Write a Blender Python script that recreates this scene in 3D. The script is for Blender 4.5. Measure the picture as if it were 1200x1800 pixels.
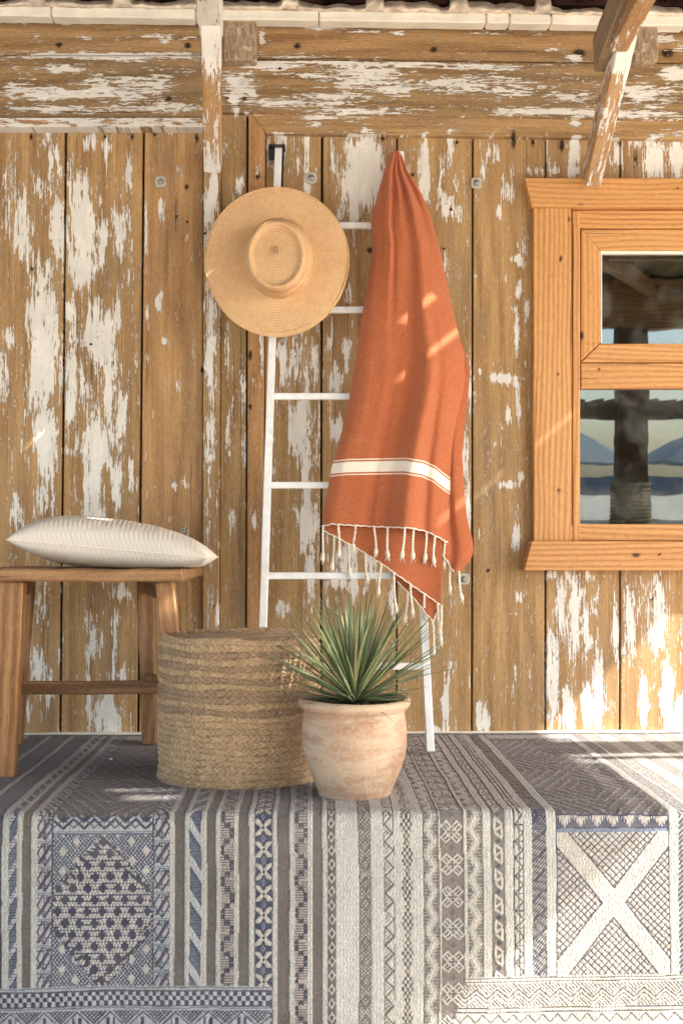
import bpy, math, random
import numpy as np
from mathutils import Vector, Matrix
rnd = random.Random(7); rng = np.random.default_rng(11)
for o in list(bpy.data.objects): bpy.data.objects.remove(o)
S = bpy.context.scene
COL = S.collection
R = math.radians

# ------------------------------------------------------------------ camera
F = 2300.0; CZ = 0.492; CD = 3.485
YAW, PITCH = R(1.4), R(1.62)
cam = bpy.data.cameras.new('camera'); co = bpy.data.objects.new('camera', cam); COL.objects.link(co)
cam.sensor_fit = 'VERTICAL'; cam.sensor_height = 36.0; cam.lens = F/1800*36.0
cam.clip_start = 0.05; cam.clip_end = 2000
co.location = (0, -CD, CZ); co.rotation_euler = (math.pi/2+PITCH, 0, -YAW)
S.camera = co
RM = np.array(co.rotation_euler.to_matrix())
# ------------------------------------------------------------------ light
SUN = np.array([1.16, -0.46, 1.0]); SUN /= np.linalg.norm(SUN)
w = bpy.data.worlds.new('World'); S.world = w; w.use_nodes = True
nt = w.node_tree; nt.nodes.clear()
sky = nt.nodes.new('ShaderNodeTexSky'); sky.sky_type = 'NISHITA'; sky.sun_disc = False
sky.sun_elevation = math.asin(SUN[2]); sky.sun_rotation = math.atan2(SUN[0], SUN[1])
sky.dust_density = 2.0; sky.air_density = 1.0
bg = nt.nodes.new('ShaderNodeBackground'); bg.inputs['Strength'].default_value = 0.15
wo = nt.nodes.new('ShaderNodeOutputWorld')
nt.links.new(sky.outputs[0], bg.inputs[0]); nt.links.new(bg.outputs[0], wo.inputs[0])
sl = bpy.data.lights.new('sun', 'SUN'); sl.energy = 2.7; sl.angle = R(0.5); sl.color = (1, .95, .88)
so = bpy.data.objects.new('sun', sl); COL.objects.link(so); so.location = (4, -3, 5)
so.rotation_euler = Vector(SUN).to_track_quat('Z', 'Y').to_euler()
S.view_settings.view_transform = 'Standard'; S.view_settings.look = 'None'
S.view_settings.exposure = 2.2; S.view_settings.gamma = 1
S.render.engine = 'CYCLES'
S.cycles.max_bounces = 8; S.cycles.diffuse_bounces = 5

# ------------------------------------------------------------------ projections (photo pixel -> point on a world plane)
def ray(px, py):
    px = np.asarray(px, float); py = np.asarray(py, float); px, py = np.broadcast_arrays(px, py)
    d = np.stack([px-600, -(py-900), np.full(px.shape, -F)], -1)
    return d @ RM.T
def P(px, py, Y):
    d = ray(px, py); t = (np.asarray(Y, float)+CD)/d[..., 1]
    return d*t[..., None] + np.array([0, -CD, CZ])
def G(px, py, z=0.0):
    d = ray(px, py); t = (z-CZ)/d[..., 2]
    return d*t[..., None] + np.array([0, -CD, CZ])
def V3(a): return Vector([float(x) for x in a])
def srgb(r, g, b):
    c = np.array([r, g, b])/255.0
    return tuple(np.where(c <= .04045, c/12.92, ((c+.055)/1.055)**2.4))
# smooth value noise for numpy
_tab = rng.random((256, 256))
def vnoise(x, y):
    xi = np.floor(x).astype(int); yi = np.floor(y).astype(int); fx = x-xi; fy = y-yi
    fx = fx*fx*(3-2*fx); fy = fy*fy*(3-2*fy)
    a = _tab[xi % 256, yi % 256]; b = _tab[(xi+1) % 256, yi % 256]; c = _tab[xi % 256, (yi+1) % 256]; d = _tab[(xi+1) % 256, (yi+1) % 256]
    return (a*(1-fx)+b*fx)*(1-fy)+(c*(1-fx)+d*fx)*fy
def fbm(x, y, n=4):
    s = 0; a = .5
    for i in range(n): s = s+a*vnoise(x*2**i+17*i, y*2**i+5*i); a *= .5
    return s/(1-.5**n)

# ------------------------------------------------------------------ mesh helpers
def add_attr(me, name, typ, arr, key):
    at = me.attributes.new(name, typ, 'POINT'); at.data.foreach_set(key, np.asarray(arr, np.float32).ravel())
def finish(name, me, mat, parent=None, smooth=True, matrix=None):
    if smooth: me.polygons.foreach_set('use_smooth', [True]*len(me.polygons))
    me.update()
    o = bpy.data.objects.new(name, me); COL.objects.link(o)
    me.materials.append(mat)
    if parent is not None:
        o.parent = parent
        if parent.type == 'EMPTY': o.matrix_parent_inverse = Matrix.Translation(parent.location).inverted()
    return o
def tag(o, label=None, cat=None, group=None, kind=None):
    if label: o['label'] = label
    if cat: o['category'] = cat
    if group: o['group'] = group
    if kind: o['kind'] = kind
    return o
def empty(name, loc, label, cat, group=None):
    o = bpy.data.objects.new(name, None); COL.objects.link(o); o.location = V3(loc); o.empty_display_size = .05
    return tag(o, label, cat, group)
def fastmesh(name, V, Q, attrs=()):
    """V Nx3, Q Mx4 quads"""
    me = bpy.data.meshes.new(name); V = np.asarray(V, np.float32); Q = np.asarray(Q, np.int32)
    me.vertices.add(len(V)); me.vertices.foreach_set('co', V.ravel())
    me.loops.add(Q.size); me.loops.foreach_set('vertex_index', Q.ravel())
    me.polygons.add(len(Q)); me.polygons.foreach_set('loop_start', np.arange(0, Q.size, 4, dtype=np.int32))
    me.update(calc_edges=True); me.validate()
    for n, t, a, k in attrs: add_attr(me, n, t, a, k)
    return me
def gridquads(nr, nc, off=0, wrap=False):
    i, j = np.meshgrid(np.arange(nr-1), np.arange(nc if wrap else nc-1), indexing='ij')
    j2 = (j+1) % nc
    return (np.stack([i*nc+j, i*nc+j2, (i+1)*nc+j2, (i+1)*nc+j], -1).reshape(-1, 4)+off)

class MB:
    """collects pieces; each vertex carries grain coordinates, paint density, tint and stain"""
    def __init__(s): s.v = []; s.f = []; s.g = []; s.d = []; s.t = []; s.s = []; s.n = 0
    def add(s, v, f, g=None, d=None, t=(1, 1, 1), st=None):
        v = np.asarray(v, float); n = len(v)
        s.v.append(v); s.f += [[int(k)+s.n for k in q] for q in f]
        s.g.append(v.copy() if g is None else np.asarray(g, float))
        s.d.append(np.zeros(n) if d is None else np.broadcast_to(np.asarray(d, float), (n,)))
        t = np.asarray(t, float); s.t.append(np.broadcast_to(t, (n, 3)))
        s.s.append(np.zeros(n) if st is None else np.broadcast_to(np.asarray(st, float), (n,)))
        s.n += n
    def beam(s, p0, p1, w, d, side=(1, 0, 0), seg=6, bev=.003, dens=0, t=(1, 1, 1), w1=None, d1=None, wob=.0008):
        """bevelled timber from p0 to p1; w along `side`, d perpendicular"""
        p0 = np.array(p0, float); p1 = np.array(p1, float); ax = p1-p0; L = np.linalg.norm(ax); ax /= L
        sd = np.array(side, float); sd -= ax*np.dot(sd, ax); sd /= np.linalg.norm(sd); up = np.cross(ax, sd)
        w1 = w if w1 is None else w1; d1 = d if d1 is None else d1
        seed = rnd.random()*50
        ts = [0, bev/L]+[bev/L+(1-2*bev/L)*k/seg for k in range(1, seg)]+[1-bev/L, 1]
        V = []; Gc = []
        for k, tt in enumerate(ts):
            ww = (w+(w1-w)*tt)/2; dd = (d+(d1-d)*tt)/2
            e = bev if k in (0, len(ts)-1) else 0
            a, b = ww-e, dd-e; c = bev*.9
            prof = [(a, -b+c), (a, b-c), (a-c, b), (-a+c, b), (-a, b-c), (-a, -b+c), (-a+c, -b), (a-c, -b)]
            j = (rnd.random()-.5)*2*wob; j2 = (rnd.random()-.5)*2*wob
            for (x, y) in prof:
                V.append(p0+ax*L*tt+sd*(x+j)+up*(y+j2)); Gc.append((x+y*.7+seed, L*tt+seed*3, seed))
        n = len(ts); fs = [list(q) for q in gridquads(n, 8, 0, True)]
        fs.append(list(range(8))); fs.append([(n-1)*8+7-k for k in range(8)])
        s.add(V, fs, Gc, dens, t)
    def tube(s, pts, rad, ns=8, t=(1, 1, 1), cap=True, dens=0):
        pts = np.array(pts, float); n = len(pts); rad = np.broadcast_to(np.asarray(rad, float), (n,))
        V = []; Gc = []
        tang = np.gradient(pts, axis=0); ref = np.array([.13, .3, .95])
        L = 0
        for k in range(n):
            a = tang[k]/(np.linalg.norm(tang[k])+1e-9); u = np.cross(a, ref); u /= np.linalg.norm(u)+1e-9; v = np.cross(a, u)
            if k: L += np.linalg.norm(pts[k]-pts[k-1])
            for j in range(ns):
                th = 2*math.pi*j/ns
                V.append(pts[k]+rad[k]*(math.cos(th)*u+math.sin(th)*v)); Gc.append((j/ns*.03, L, 0))
        fs = [list(q) for q in gridquads(n, ns, 0, True)]
        if cap: fs.append(list(range(ns))[::-1]); fs.append([(n-1)*ns+k for k in range(ns)])
        s.add(V, fs, Gc, dens, t)
    def lathe(s, prof, c, ns=48, t=(1, 1, 1), axis='z', cap0=True, cap1=True):
        V = []; Gc = []
        for (r, h) in prof:
            for j in range(ns):
                th = 2*math.pi*j/ns
                V.append((c[0]+r*math.cos(th), c[1]+r*math.sin(th), c[2]+h) if axis == 'z' else (c[0]+r*math.cos(th), c[1]-h, c[2]+r*math.sin(th)))
                Gc.append((th*r, h, 0))
        n = len(prof); fs = [list(q) for q in gridquads(n, ns, 0, True)]
        if cap0: fs.append(list(range(ns))[::-1])
        if cap1: fs.append([(n-1)*ns+k for k in range(ns)])
        s.add(V, fs, Gc, 0, t)
    def build(s, name, mat, parent=None, smooth=False):
        me = bpy.data.meshes.new(name); v = np.concatenate(s.v)
        me.from_pydata(v.tolist(), [], s.f)
        add_attr(me, 'grain', 'FLOAT_VECTOR', np.concatenate(s.g), 'vector')
        add_attr(me, 'dens', 'FLOAT', np.concatenate(s.d), 'value')
        add_attr(me, 'stain', 'FLOAT', np.concatenate(s.s), 'value')
        t = np.concatenate(s.t); add_attr(me, 'tint', 'FLOAT_COLOR', np.concatenate([t, np.ones((len(t), 1))], 1), 'color')
        o = finish(name, me, mat, parent, smooth)
        return o

# ------------------------------------------------------------------ material helpers
class NT:
    def __init__(s, name):
        s.m = bpy.data.materials.new(name); s.m.use_nodes = True; s.t = s.m.node_tree; s.t.nodes.clear()
        s.out = s.t.nodes.new('ShaderNodeOutputMaterial'); s.b = s.t.nodes.new('ShaderNodeBsdfPrincipled')
        s.t.links.new(s.b.outputs[0], s.out.inputs[0])
    def n(s, typ, ins={}, **kw):
        nd = s.t.nodes.new('ShaderNode'+typ)
        for k, v in kw.items(): setattr(nd, k, v)
        for k, v in ins.items(): s.put(nd.inputs[k], v)
        return nd
    def put(s, sock, v):
        if isinstance(v, bpy.types.NodeSocket): s.t.links.new(v, sock)
        elif isinstance(v, bpy.types.Node): s.t.links.new(v.outputs[0], sock)
        elif isinstance(v, (tuple, list)) and sock.type == 'RGBA' and len(v) == 3: sock.default_value = (*v, 1)
        else: sock.default_value = v
    def math(s, op, a, b=0.0, c=0.0, clamp=False):
        nd = s.n('Math', operation=op, use_clamp=clamp); s.put(nd.inputs[0], a); s.put(nd.inputs[1], b)
        if op in ('MULTIPLY_ADD', 'SMOOTH_MIN', 'COMPARE'): s.put(nd.inputs[2], c)
        return nd.outputs[0]
    def mix(s, fac, a, b, blend='MIX'):
        nd = s.n('Mix', data_type='RGBA', blend_type=blend)
        s.put(nd.inputs['Factor'], fac)
        ia = [i for i in nd.inputs if i.type == 'RGBA']; s.put(ia[0], a); s.put(ia[1], b)
        return [o for o in nd.outputs if o.type == 'RGBA'][0]
    def attr(s, name, out='Fac'): return s.n('Attribute', attribute_name=name).outputs[out]
    def scale(s, vec, sc):
        nd = s.n('VectorMath', operation='MULTIPLY'); s.put(nd.inputs[0], vec); s.put(nd.inputs[1], sc); return nd.outputs[0]
    def noise(s, vec, scale=1, detail=4, rough=.55, dist=0, out='Fac'):
        nd = s.n('TexNoise', {'Scale': scale, 'Detail': detail, 'Roughness': rough, 'Distortion': dist})
        s.put(nd.inputs['Vector'], vec); return nd.outputs[out]
    def ramp(s, v, lo, hi, a=0.0, b=1.0, smooth=True):
        nd = s.n('MapRange', interpolation_type='SMOOTHSTEP' if smooth else 'LINEAR')
        s.put(nd.inputs['Value'], v); s.put(nd.inputs['From Min'], lo); s.put(nd.inputs['From Max'], hi)
        s.put(nd.inputs['To Min'], a); s.put(nd.inputs['To Max'], b); return nd.outputs[0]
    def bump(s, h, strength=.5, dist=.002, normal=None):
        nd = s.n('Bump', {'Strength': strength, 'Distance': dist, 'Height': h})
        if normal is not None: s.put(nd.inputs['Normal'], normal)
        s.put(s.b.inputs['Normal'], nd.outputs[0]); return nd.outputs[0]
    def done(s, col=None, rough=.7, spec=.3):
        if col is not None: s.put(s.b.inputs['Base Color'], col)
        s.put(s.b.inputs['Roughness'], rough); s.put(s.b.inputs['Specular IOR Level'], spec); return s.m

def wood_mat(name, light, dark, paint=None, weather=.0, ringscale=9, rough=.7, grainy=1.0, contrast=1.0, spec=.25, bumpd=.0015, thr=.5, ringlow=3.2, ringamp=.16, swirl=0, ps=1.0, flk=.67):
    k = NT(name); g = k.attr('grain', 'Vector'); tint = k.attr('tint', 'Color')
    low = k.noise(k.scale(g, (3.2, .75, 1)), 1, 3)
    low2 = k.noise(k.scale(g, (9, 1.6, 1)), 1, 3, .6)
    sep = k.n('SeparateXYZ'); k.put(sep.inputs[0], g)
    ph = k.math('MULTIPLY_ADD', low, ringlow, k.math('MULTIPLY', sep.outputs[0], ringscale))
    rings = k.math('SINE', k.math('MULTIPLY', ph, 6.28*1.6))
    rings = k.ramp(rings, -1, 1, 0, 1, False)
    rings = k.math('POWER', rings, 1.6)
    fine = k.noise(k.scale(g, (260, 7, 1)), 1, 4, .6)
    mid = k.noise(k.scale(g, (70, 2.6, 1)), 1, 5, .62)
    a = k.math('MULTIPLY_ADD', rings, ringamp, k.math('MULTIPLY_ADD', fine, .5*grainy, k.math('MULTIPLY', mid, .6*grainy)))
    a = k.ramp(a, .25, .98)
    col = k.mix(a, light, dark)
    col = k.mix(k.ramp(low2, .35, .75, 0, .5*contrast), col, tuple(.55*x+.45*y for x, y in zip(light, dark)))
    col = k.mix(1.0, col, tint, 'MULTIPLY')
    if weather:
        wn = k.noise(k.scale(g, (12, 2.2, 1)), 1, 5, .65)
        col = k.mix(k.ramp(wn, .45, .75, 0, weather), col, srgb(128, 112, 92))
    spk = k.noise(k.scale(g, (420, 60, 1)), 1, 3, .7)
    col = k.mix(k.ramp(spk, .56, .66, 0, .38*contrast), col, tuple(.5*c for c in dark))
    col = k.mix(k.ramp(spk, .44, .34, 0, .30*contrast), col, tuple(min(1, 1.25*c) for c in light))
    crack = k.ramp(k.noise(k.scale(g, (150, 1.8, 1)), 1, 3, .5), .285, .32, 1, 0)
    col = k.mix(k.math('MULTIPLY', crack, .65*contrast, clamp=True), col, tuple(.3*c for c in dark))
    st = k.attr('stain')
    sn = k.noise(k.scale(g, (90, 30, 1)), 1, 3)
    stm = k.ramp(k.math('MULTIPLY_ADD', sn, .5, st), .45, .95)
    col = k.mix(stm, col, tuple(.22*c for c in dark))
    h = k.math('MULTIPLY_ADD', fine, .5, k.math('MULTIPLY', mid, .8))
    h = k.math('SUBTRACT', h, k.math('MULTIPLY', crack, .8))
    if paint:
        d = k.attr('dens')
        n1 = k.noise(k.scale(g, (58*ps, 11*ps, 1)), 1, 6, .66, swirl)
        n2 = k.noise(k.scale(g, (230, 44, 1)), 1, 5, .7, swirl*.5)
        n3 = k.noise(k.scale(g, (240, 9, 1)), 1, 4, .62)
        e = k.math('MULTIPLY_ADD', k.math('SUBTRACT', n1, .5), 2.6, k.math('MULTIPLY', d, .86))
        e = k.math('MULTIPLY_ADD', k.math('SUBTRACT', n2, .5), 1.7, e)
        e = k.math('MULTIPLY_ADD', k.math('SUBTRACT', n3, .5), 1.8, e)
        m = k.ramp(e, thr, thr+.045)
        halo = k.ramp(e, thr-.16, thr-.02, 0, .35)
        rim = k.math('MULTIPLY', k.ramp(e, thr-.07, thr-.01, 0, .6), k.ramp(e, thr, thr+.02, 1, 0))
        fleck = k.ramp(k.math('MULTIPLY_ADD', k.math('SUBTRACT', n1, .5), .5, k.noise(k.scale(g, (150, 34, 1)), 1.7, 4, .75)), flk, flk+.02)
        pn = k.noise(k.scale(g, (25, 12, 1)), 1, 5, .6)
        pc = k.mix(k.ramp(pn, .3, .75), tuple(.84*c for c in paint), paint)
        pc = k.mix(k.ramp(n2, .52, .66, 0, .25), pc, tuple(.6*c for c in paint))
        col = k.mix(halo, col, tuple(.55*c+.12*p for c, p in zip(light, paint)))
        m = k.math('MAXIMUM', m, fleck)
        col = k.mix(rim, col, tuple(.45*c for c in dark))
        col = k.mix(m, col, pc)
        h = k.math('MULTIPLY_ADD', m, 2.6, h)
    k.bump(h, .75, bumpd)
    return k.done(col, rough, spec)
def plain(name, col, rough=.5, metal=0, spec=.5, nscale=0, amt=.15, bumpd=.0005):
    k = NT(name); c = col
    if nscale:
        tc = k.n('TexCoord'); n = k.noise(tc.outputs['Object'], nscale, 5, .6)
        c = k.mix(k.ramp(n, .3, .7), tuple(x*(1-amt) for x in col), tuple(min(1, x*(1+amt*.6)) for x in col))
        k.bump(n, .4, bumpd)
    k.b.inputs['Metallic'].default_value = metal
    return k.done(c, rough, spec)

CREAM = srgb(240, 235, 226)
M = {}
M['clad'] = wood_mat('weathered_painted_pine', srgb(206, 171, 124), srgb(130, 97, 64), CREAM, weather=.6)
M['beam'] = wood_mat('weathered_painted_beam', srgb(194, 160, 114), srgb(116, 88, 58), CREAM, weather=.5, ringscale=12, contrast=1.2, swirl=1.6, ps=1.45, ringamp=.22)
M['brace'] = wood_mat('painted_brace', srgb(204, 164, 116), srgb(152, 110, 70), CREAM, weather=.2)
M['endgrain'] = wood_mat('rough_sawn_grey_wood', srgb(172, 150, 120), srgb(104, 84, 60), CREAM, weather=.7, bumpd=.004, ringamp=.02)
M['window'] = wood_mat('oiled_pine', srgb(212, 162, 104), srgb(168, 108, 58), None, ringscale=44, rough=.5, contrast=1.0, grainy=.7, spec=.35, ringlow=4.2, ringamp=.34)
M['teak'] = wood_mat('oiled_teak', srgb(186, 146, 104), srgb(122, 86, 54), None, ringscale=18, rough=.55, contrast=1.0, grainy=1.15, ringlow=5, ringamp=.3, weather=.3)
k = NT('rough_cut_end'); tc = k.n('TexCoord'); mp = k.n('Mapping'); k.put(mp.inputs[0], tc.outputs['Object']); mp.inputs['Rotation'].default_value = (0, R(50), 0); mp.inputs['Scale'].default_value = (240, 60, 40)
n = k.noise(mp.outputs[0], 1, 5, .7); n2 = k.noise(tc.outputs['Object'], 40, 4, .65); k.bump(n, .8, .003)
c = k.mix(k.ramp(n, .3, .7), srgb(128, 106, 82), srgb(188, 166, 138)); M['cutend'] = k.done(k.mix(k.ramp(n2, .54, .64, 0, .7), c, srgb(214, 200, 178)), .95, .1)
M['whitemetal'] = plain('white_powder_coated_metal', (.86, .86, .85), .35, 0, .5, 30, .10)
M['blackmetal'] = plain('black_metal', (.012, .012, .013), .45)
M['steel'] = plain('galvanised_steel', (.36, .36, .35), .5, .6, .5, 60, .3)
M['plastic'] = plain('cloudy_plastic_washer', (.52, .48, .38), .4, 0, .5, 60, .2)
M['rust'] = plain('rusty_nail', (.05, .03, .02), .8, .3, .3, 80, .3)
M['trim'] = plain('white_trim_paint', srgb(238, 232, 216), .5, 0, .4, 14, .1)
M['mortar'] = plain('lime_mortar', srgb(228, 212, 190), .95, 0, .1, 35, .35, .004)
M['tile'] = plain('dark_clay_tile', srgb(72, 44, 40), .9, 0, .2, 40, .5, .003)
M['skirting'] = plain('red_oxide_paint', srgb(170, 108, 78), .8, 0, .2, 30, .35)

# ------------------------------------------------------------------ peeling paint: (x, y, rx, ry, strength) in photo pixels on the wall
BL = [(42,400,14,55,.9),(95,290,12,50,.6),(65,330,8,20,.8),(100,400,12,60,.8),(80,480,28,35,.6),(77,610,25,88,1.2),(15,595,8,18,.9),(5,650,8,40,.8),(82,770,17,75,.9),(75,875,15,35,.7),(20,340,7,60,.5),
(30,905,12,25,.7),(75,1065,8,50,.7),(70,1175,14,40,.8),(52,1252,4,12,.8),(85,1200,8,40,.6),
(160,245,14,18,.7),(186,262,6,20,.7),(225,305,6,25,.9),(142,385,24,66,1.05),(215,410,14,50,.9),(180,420,8,40,.7),(140,470,25,30,1.0),(230,500,5,32,.8),(120,545,7,20,.9),(172,585,26,45,1.0),(126,670,9,85,.95),(150,670,9,60,.7),(192,660,10,85,.95),(210,725,12,35,.9),(175,780,30,50,.75),(165,850,17,55,1.0),(205,845,9,50,.9),(122,795,12,15,.8),(230,830,6,40,.7),(172,905,15,15,.8),(205,560,8,30,.7),
(212,1040,12,15,.9),(202,1130,6,65,.9),(165,1120,10,50,.5),(190,1265,22,35,.95),(152,1215,10,45,.6),(215,1185,5,25,.8),
(300,230,8,8,.9),(282,365,5,20,1),(314,295,3,12,.9),(257,400,4,55,.9),(330,420,4,12,.9),(277,532,6,12,1),(285,517,4,4,1),(258,550,3,18,.9),(310,552,3,10,.8),(257,635,3,20,.9),(288,600,5,5,1),(270,725,3,14,.8),(312,685,5,14,.7),(307,853,6,10,.8),(301,912,6,12,.9),(325,850,4,10,.8),
(375,330,8,40,.8),(366,390,6,50,.8),(370,600,8,85,.8),(366,770,8,60,.65),(372,480,6,40,.6),(366,940,4,120,.45),(383,1080,3,60,.6),
(420,330,4,16,1),(400,605,5,40,.8),(402,780,5,40,.9),(430,740,2,90,.7),(407,910,5,25,.9),(425,320,3,12,.6),
(460,630,3,60,.9),(452,300,4,14,.8),(447,920,4,20,.9),
(500,265,26,40,.5),(540,290,6,70,.8),(520,640,33,48,.6),(555,640,5,35,.85),(530,750,20,60,.95),(540,850,8,70,.85),(540,925,15,38,1.1),(546,1000,7,70,.9),(500,1068,12,12,.85),(520,560,14,20,.5),
(637,310,36,68,1.2),(650,265,25,30,.6),(586,275,9,40,.5),(625,370,30,24,.7),(590,665,10,32,1),(595,760,12,22,1),(580,600,8,30,.7),(615,520,8,18,.8),(610,615,6,24,.9),(610,645,6,12,.8),
(600,1000,11,50,.95),(620,995,8,62,.85),(650,985,12,46,.8),(590,1025,14,12,.9),(690,1050,5,40,.85),(575,1010,4,60,.6),(640,1035,26,12,.6),
(746,295,8,58,1.1),(772,310,3,42,.8),(790,260,8,34,.7),(735,262,10,8,.6),(790,360,18,25,.8),(800,330,5,30,.6),(740,320,4,60,.6),(792,1170,4,32,.8),(782,1245,6,52,.9),(772,1283,12,10,.9),(822,905,5,48,1),(815,800,6,34,.9),(826,680,3,45,.9),(792,540,3,10,.8),(785,470,3,30,.5),
(865,265,16,18,.8),(852,298,6,20,1),(893,340,12,22,.8),(880,330,4,18,.8),(875,370,5,15,.9),(920,420,6,42,.8),(905,455,14,8,1),(912,463,6,8,.9),(887,490,4,12,.9),(910,510,5,20,.95),(927,545,5,20,.95),(908,590,6,52,1.05),(904,545,8,7,.9),(928,700,4,50,.7),(885,665,27,7,1.15),(905,675,10,6,1),(910,700,4,42,.9),(895,735,8,16,1),(893,851,19,8,1.15),(914,838,6,8,1.1),(908,900,3,30,.6),
(835,485,6,5,1),(844,652,4,6,1),(871,780,4,5,1),(880,760,3,30,.5),(907,950,7,24,1.15),(911,1050,6,10,1),(902,1078,10,4,.9),(902,1200,3,80,.55),(848,1268,14,20,1.25),(844,1247,7,12,1.1),(858,1110,6,5,.5),
(985,1060,8,60,.85),(970,1195,12,80,1.0),(1008,1080,11,75,.95),(1030,1110,8,38,.9),(1050,1220,9,85,1.0),(1030,1240,9,60,.75),(998,1245,14,35,.85),(1080,1100,6,48,.9),(1000,1012,60,6,.6),(1020,1060,30,50,.4),
(1105,1085,13,62,.85),(1155,1090,20,68,.8),(1172,1220,11,62,.95),(1130,1240,8,50,.85),(1200,1250,20,35,1),(1215,1100,14,70,.8),(1250,1200,20,90,.9),(1320,1100,20,120,.9),
(1010,262,9,32,1),(1010,300,12,10,.9),(1085,262,9,28,.9),(1150,285,20,40,.95),(1192,275,14,35,1.1),(961,268,4,36,.9),(1135,250,30,10,.7),(940,300,30,8,.7),(975,300,20,8,.7),
# beams
(270,63,30,4,1),(290,72,12,3,.9),(150,66,16,3,.8),(60,66,12,3,.7),(130,40,170,2,.7),(200,98,160,5,1.05),(110,121,28,6,1.1),(90,92,12,4,.8),(110,165,90,10,.72),(200,155,60,18,.7),(262,150,34,22,.6),(120,192,90,6,.85),(30,160,25,14,.7),(300,190,60,6,.8),
(490,45,60,3,.8),(575,48,30,5,1),(460,66,5,16,1),(520,99,40,3,.9),(640,56,16,3,.9),(700,59,12,3,.8),(760,60,10,4,.8),(860,58,30,3,.8),(955,60,18,3,.8),(970,88,12,3,.9),(1010,104,14,7,.9),(1165,68,20,7,.95),(1195,85,12,6,.9),
(475,114,42,7,1.1),(580,109,60,3,1),(420,108,26,4,.9),(420,150,26,18,.8),(410,172,10,16,.9),(415,190,6,18,.7),(445,165,10,12,.8),(560,132,45,5,.75),(490,180,60,8,.7),(570,175,60,10,.7),(650,135,60,20,.8),(690,158,26,10,.9),(800,150,60,13,.75),(850,118,60,4,.9),(900,150,60,18,.6),(960,196,90,6,.95),(1000,170,40,8,.75),(1130,165,50,18,.7),(1190,130,25,12,1),(1100,200,110,5,.9),(700,113,100,3,.9),(640,195,90,5,.7),
(600,200,20,4,.7),(770,214,12,3,.9),(1012,215,12,8,.9),(1170,228,16,3,.7),(550,222,16,6,.7),(560,205,30,6,.7)]
BLA = np.array(BL, float)
def dens_at(px, py):
    sh = np.shape(px); px = np.ravel(px); py = np.ravel(py); d = np.zeros(px.shape)
    for (x, y, rx, ry, s) in BLA:
        m = (np.abs(px-x) < 2.6*rx) & (np.abs(py-y) < 2.6*ry)
        if m.any():
            q = ((px[m]-x)/rx)**2+((py[m]-y)/ry)**2
            d[m] = np.maximum(d[m], s*np.exp(-q**1.3*.62))+.10*s*np.exp(-q*.5)
    return np.clip(d, 0, 1.35).reshape(sh)
ST = [(104,79,7,5,1),(330,80,7,6,1),(523,81,8,6,1),(762,87,8,5,1),(1017,94,12,8,1),(1172,93,13,8,1),(55,240,4,8,.8),(185,240,4,8,.8),(232,240,4,8,.8),(272,236,4,6,.8),(346,243,4,14,.9),(160,605,5,10,.7),
 (328,328,4,6,.9),(329,390,2,40,.7),(310,380,2,60,.6),(453,310,4,8,.9),(456,540,3,6,.9),(440,625,4,12,.9),(440,715,4,6,.9),(356,650,4,5,1),(430,612,2,3,.8),(57,472,6,6,.8),(672,243,4,8,.9),(725,307,4,6,.8),(803,250,4,6,.8),(793,368,6,6,.8),(902,245,5,22,.9),(936,250,4,10,.8),(987,255,5,12,1),(1116,280,5,36,.7),(430,172,5,5,.9),(400,172,6,6,.6),(492,120,3,3,1),(780,437,2,3,1),
 (650,440,6,6,1),(640,720,6,8,.6),(297,173,7,4,1),(360,410,2,3,1),(906,222,3,2,1),(857,1003,4,4,.9),(375,1065,3,4,1),(373,1040,3,4,.8),(320,930,4,5,.8),(155,255,4,6,.6),(310,1130,5,7,.6),(560,900,3,8,.5),(430,140,4,3,1),(985,455,3,6,1),(981,657,2,4,1),(982,862,3,6,1),(1052,650,4,3,1),(1145,1052,6,4,1),(1117,976,10,4,1),(1158,974,4,3,.9),(1022,590,4,9,.9),(1020,358,10,2,.9),(1000,385,3,6,.9),(1190,330,5,4,.8),(1060,604,60,1.6,.6),(1100,640,90,1.2,.5),(942,720,2,90,.45),(1004,520,1.5,120,.6),(975,1115,2,60,.5),(600,1080,4,6,.7)]
def stain_at(px, py):
    d = np.zeros(np.shape(px))
    for (x, y, rx, ry, s) in ST:
        d = np.maximum(d, s*np.exp(-(((px-x)/rx)**2+((py-y)/ry)**2)))
    return d
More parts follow.
